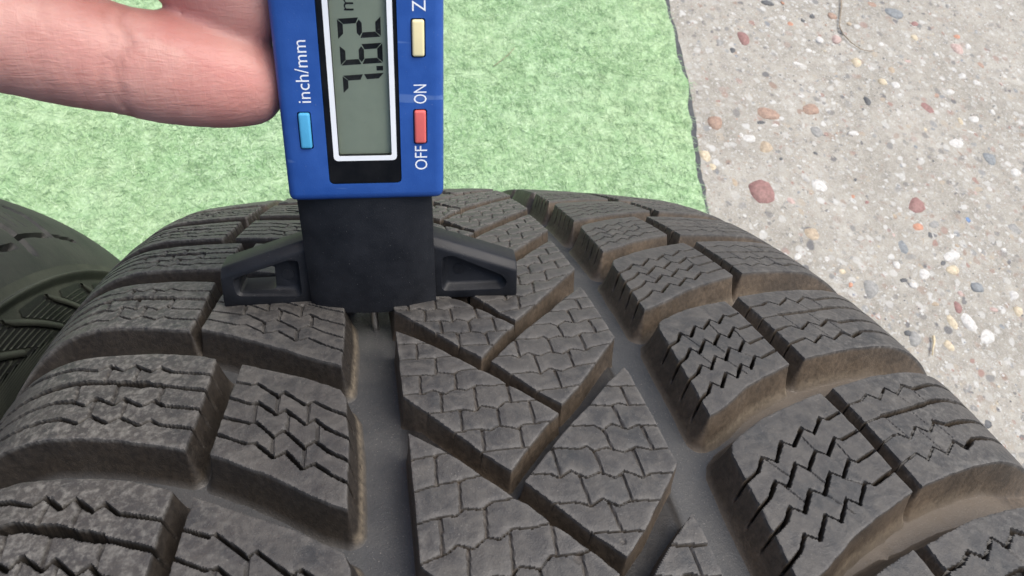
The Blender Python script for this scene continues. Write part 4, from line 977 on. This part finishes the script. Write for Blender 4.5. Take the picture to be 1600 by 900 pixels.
# ------------------------------------------------------------------ hand
# centre line (u, n, v) and half thickness of each finger in gauge millimetres, tip first
FING = {
 'lower': [(-14.0, 46.0, 3.4, 4.6), (-15.4, 46.2, 3.0, 6.7), (-18.2, 46.35, 2.2, 8.0), (-23.3, 47.4, .7, 9.1), (-28.3, 48.6, -.6, 9.45), (-33.1, 49.8, -1.8, 9.55), (-37.4, 51.0, -2.9, 9.3), (-39.0, 51.6, -3.2, 9.15), (-41.0, 52.2, -3.8, 9.45), (-46.4, 54.1, -5.1, 9.75), (-50.6, 55.5, -6.1, 9.7), (-54.6, 56.8, -7.2, 9.6), (-57.5, 57.6, -8.0, 9.5), (-62, 59.0, -9.2, 9.9), (-72, 62, -11, 10.4), (-84, 66, -11, 10.8), (-98, 70, -8, 11.5)],
 'upper': [(-13.8, 58.2, 5.4, 6.0), (-15.2, 58.6, 5.0, 7.9), (-17.8, 60.2, 4.2, 8.8), (-21.7, 63.2, 3.2, 8.9), (-26.4, 67.4, 2.2, 8.8), (-32.3, 72.2, 1.0, 8.8), (-37.0, 75.8, 0, 8.6), (-41, 78.4, -1, 8.9), (-50, 82.4, -3, 9.2), (-58, 83, -5, 9.2), (-70, 85, -7, 9.9), (-84, 87, -8, 10.6), (-98, 88, -6, 11.5)],
 'third': [(-13.2, 80, 15, 4.6), (-15, 80.4, 14.2, 6.8), (-20, 82.6, 12.2, 8.4), (-28, 86, 9, 8.7), (-36, 90, 5, 8.5), (-46, 94, 1, 8.9), (-58, 98, -3, 9.0), (-72, 101, -5, 9.8), (-86, 103, -5, 10.6), (-99, 104, -3, 11.5)],
 'little': [(-92, 47, -17, 4.5), (-90, 46.5, -18.5, 6.4), (-84, 46, -20.5, 7.4), (-78, 47, -19, 7.7), (-74, 49, -13, 7.8), (-73.5, 51, -5, 8.0), (-78, 52, 1.5, 8.3), (-86, 53.5, 4, 8.8), (-98, 56, 3, 10)],
 'arm': [(-150, 83, -1, 20), (-165, 83, 0, 21.5), (-185, 84, 0, 22), (-215, 86, 2, 25), (-260, 90, 6, 31), (-310, 95, 11, 37), (-370, 101, 17, 41), (-430, 107, 22, 43)],
 'thumb': [(8.0, 88, -12.5, 5.0), (5.5, 89, -12.8, 7.6), (0, 91, -14, 9.6), (-8, 95, -17, 10.2), (-16, 99.5, -20, 9.6), (-26, 104, -22.5, 10.4), (-42, 109, -24, 11), (-62, 111, -20, 13.5), (-84, 110, -12, 16), (-104, 104, -6, 17)]}
PALM = [((-98, 62, 0), (17, 17, 13)), ((-100, 80, 0), (19, 20, 13.5)), ((-100, 98, -2), (19, 17, 14)), ((-118, 66, -2), (24, 20, 14)), ((-120, 86, -2), (25, 24, 15)), ((-122, 100, -5), (24, 17, 16)),
        ((-140, 74, -2), (24, 20, 15)), ((-142, 90, -2), (25, 20, 16)), ((-160, 82, -1), (25, 22, 16)), ((-172, 83, 0), (22, 21, 16))]
def hand_mesh():
    bm = bmesh.new(); fl = []
    for k, L in FING.items():
        # resample smoothly, then sweep ellipses
        P = np.array(L, float); d = np.concatenate([[0], np.cumsum(np.linalg.norm(np.diff(P[:, :3], axis=0), axis=1))])
        t = np.unique(np.concatenate([np.linspace(0, d[-1], int(d[-1] / 1.4)), d])); Q = np.stack([np.interp(t, d, P[:, i_]) for i_ in range(4)], 1)
        for _ in range(2): Q[1:-1] = .25 * Q[:-2] + .5 * Q[1:-1] + .25 * Q[2:]
        rings = []
        for i_ in range(len(Q)):
            dr = Q[min(i_ + 1, len(Q) - 1), :3] - Q[max(i_ - 1, 0), :3]; dr /= np.linalg.norm(dr)
            a = np.cross(dr, [0, 0, 1.0]); a /= max(np.linalg.norm(a), 1e-6); b = np.cross(a, dr)
            if k == 'little': b = np.cross(a, dr)
            r_ = Q[i_, 3]
            rings.append([bm.verts.new(Q[i_, :3] + a * r_ * math.cos(q) + b * r_ * .86 * math.sin(q)) for q in np.linspace(0, 2 * math.pi, 29)[:-1]])
        tip = bm.verts.new(Q[0, :3] - (Q[1, :3] - Q[0, :3]) / np.linalg.norm(Q[1, :3] - Q[0, :3]) * Q[0, 3] * .38)
        for a, b in zip(rings, rings[1:]):
            for j in range(28): bm.faces.new((a[j], a[(j + 1) % 28], b[(j + 1) % 28], b[j]))
        for j in range(28): bm.faces.new((tip, rings[0][(j + 1) % 28], rings[0][j]))
        bm.faces.new(rings[-1])
    for c, r_ in PALM:
        bmesh.ops.create_icosphere(bm, subdivisions=4, radius=1.0, matrix=Matrix.Translation(c) @ Matrix.Diagonal((*[q * 1.12 for q in r_], 1)))
    me = bm_mesh('hand', bm)
    o = bpy.data.objects.new('tmp', me); COL.objects.link(o)
    m1 = o.modifiers.new('r', 'REMESH'); m1.mode = 'VOXEL'; m1.voxel_size = .95
    m2 = o.modifiers.new('s', 'SMOOTH'); m2.factor = .5; m2.iterations = 5
    res = bpy.data.meshes.new_from_object(o.evaluated_get(bpy.context.evaluated_depsgraph_get())); bpy.data.objects.remove(o)
    n = len(res.vertices); c = np.empty(n * 3, np.float32); res.vertices.foreach_get('co', c); c = c.reshape(-1, 3).astype(float)
    nn = np.empty(n * 3, np.float32); res.vertices.foreach_get('normal', nn); nn = nn.reshape(-1, 3)
    # joint creases and faint skin folds on the palm side
    pink = np.zeros(n); push = np.zeros(n)
    for k in ('lower', 'upper', 'third'):
        P = np.array(FING[k])[:, :3]; ax = P[7] - P[1]; ax /= np.linalg.norm(ax)
        near = np.linalg.norm(c[:, None, :] - P[None, ::2], axis=2).min(1) < 16
        tt = (c - P[0]) @ ax
        wob = .7 * np.sin(c[:, 1] * .55 + c[:, 2] * .4) + .4 * vnoise(c[:, 1], c[:, 2], 3, 1)
        for c0, dp, wd in ((25.2, .40, .6), (27.6, .18, .45), (46.5, .45, .6), (48.6, .25, .5), (36, .10, .7), (41, .09, .6), (31, .07, .5)):
            push += near * -dp * np.exp(-((tt + wob - c0) / wd) ** 2) * np.clip(-nn[:, 2] + .35, 0, 1)
        pink += near * (.9 * np.exp(-((tt - 9) / 9) ** 2) + .5 * np.exp(-((tt - 30) / 6) ** 2))
    crease = np.clip(-push / .3, 0, 1)
    push += .05 * fbm(c[:, 0] * .4, c[:, 1] + c[:, 2], 1.3, 2, 2)
    c = c + nn * push[:, None]
    res.vertices.foreach_set('co', c.astype(np.float32).ravel())
    at = res.attributes.new('pink', 'FLOAT', 'POINT'); at.data.foreach_set('value', np.clip(pink, 0, 1).astype(np.float32))
    at = res.attributes.new('crease', 'FLOAT', 'POINT'); at.data.foreach_set('value', crease.astype(np.float32))
    return res
HR = world(GO + (GU * -430 + GN * 64 + GV * 22) / 1e3)
hand = empty('hand', tuple(HR)); tag(hand, 'bare hand with fingertips pressed against the left side of the blue gauge', 'hand')
def at_h(me):
    at_g(me); me.transform(Matrix.Translation(tuple(GROOT - HR))); return me
link('skin', at_h(hand_mesh()), MAT['skin'], hand)
for (cx, cy, cz), ang in (((-16.5, 46.5, 9.2), -8), ((-17.0, 61.2, 13.6), -24), ((-17.5, 81.3, 20.6), -24), ((1, 91, -22.2), -25)):
    bm = bmesh.new(); bmesh.ops.create_icosphere(bm, subdivisions=3, radius=1.0, matrix=Matrix.Translation((cx, cy, cz)) @ Matrix.Rotation(math.radians(ang), 4, 'Z') @ Matrix.Diagonal((5.2, 4.6, 1.0, 1)))
    link('fingernail', at_h(bm_mesh('nail', bm)), MAT['nail'], hand)
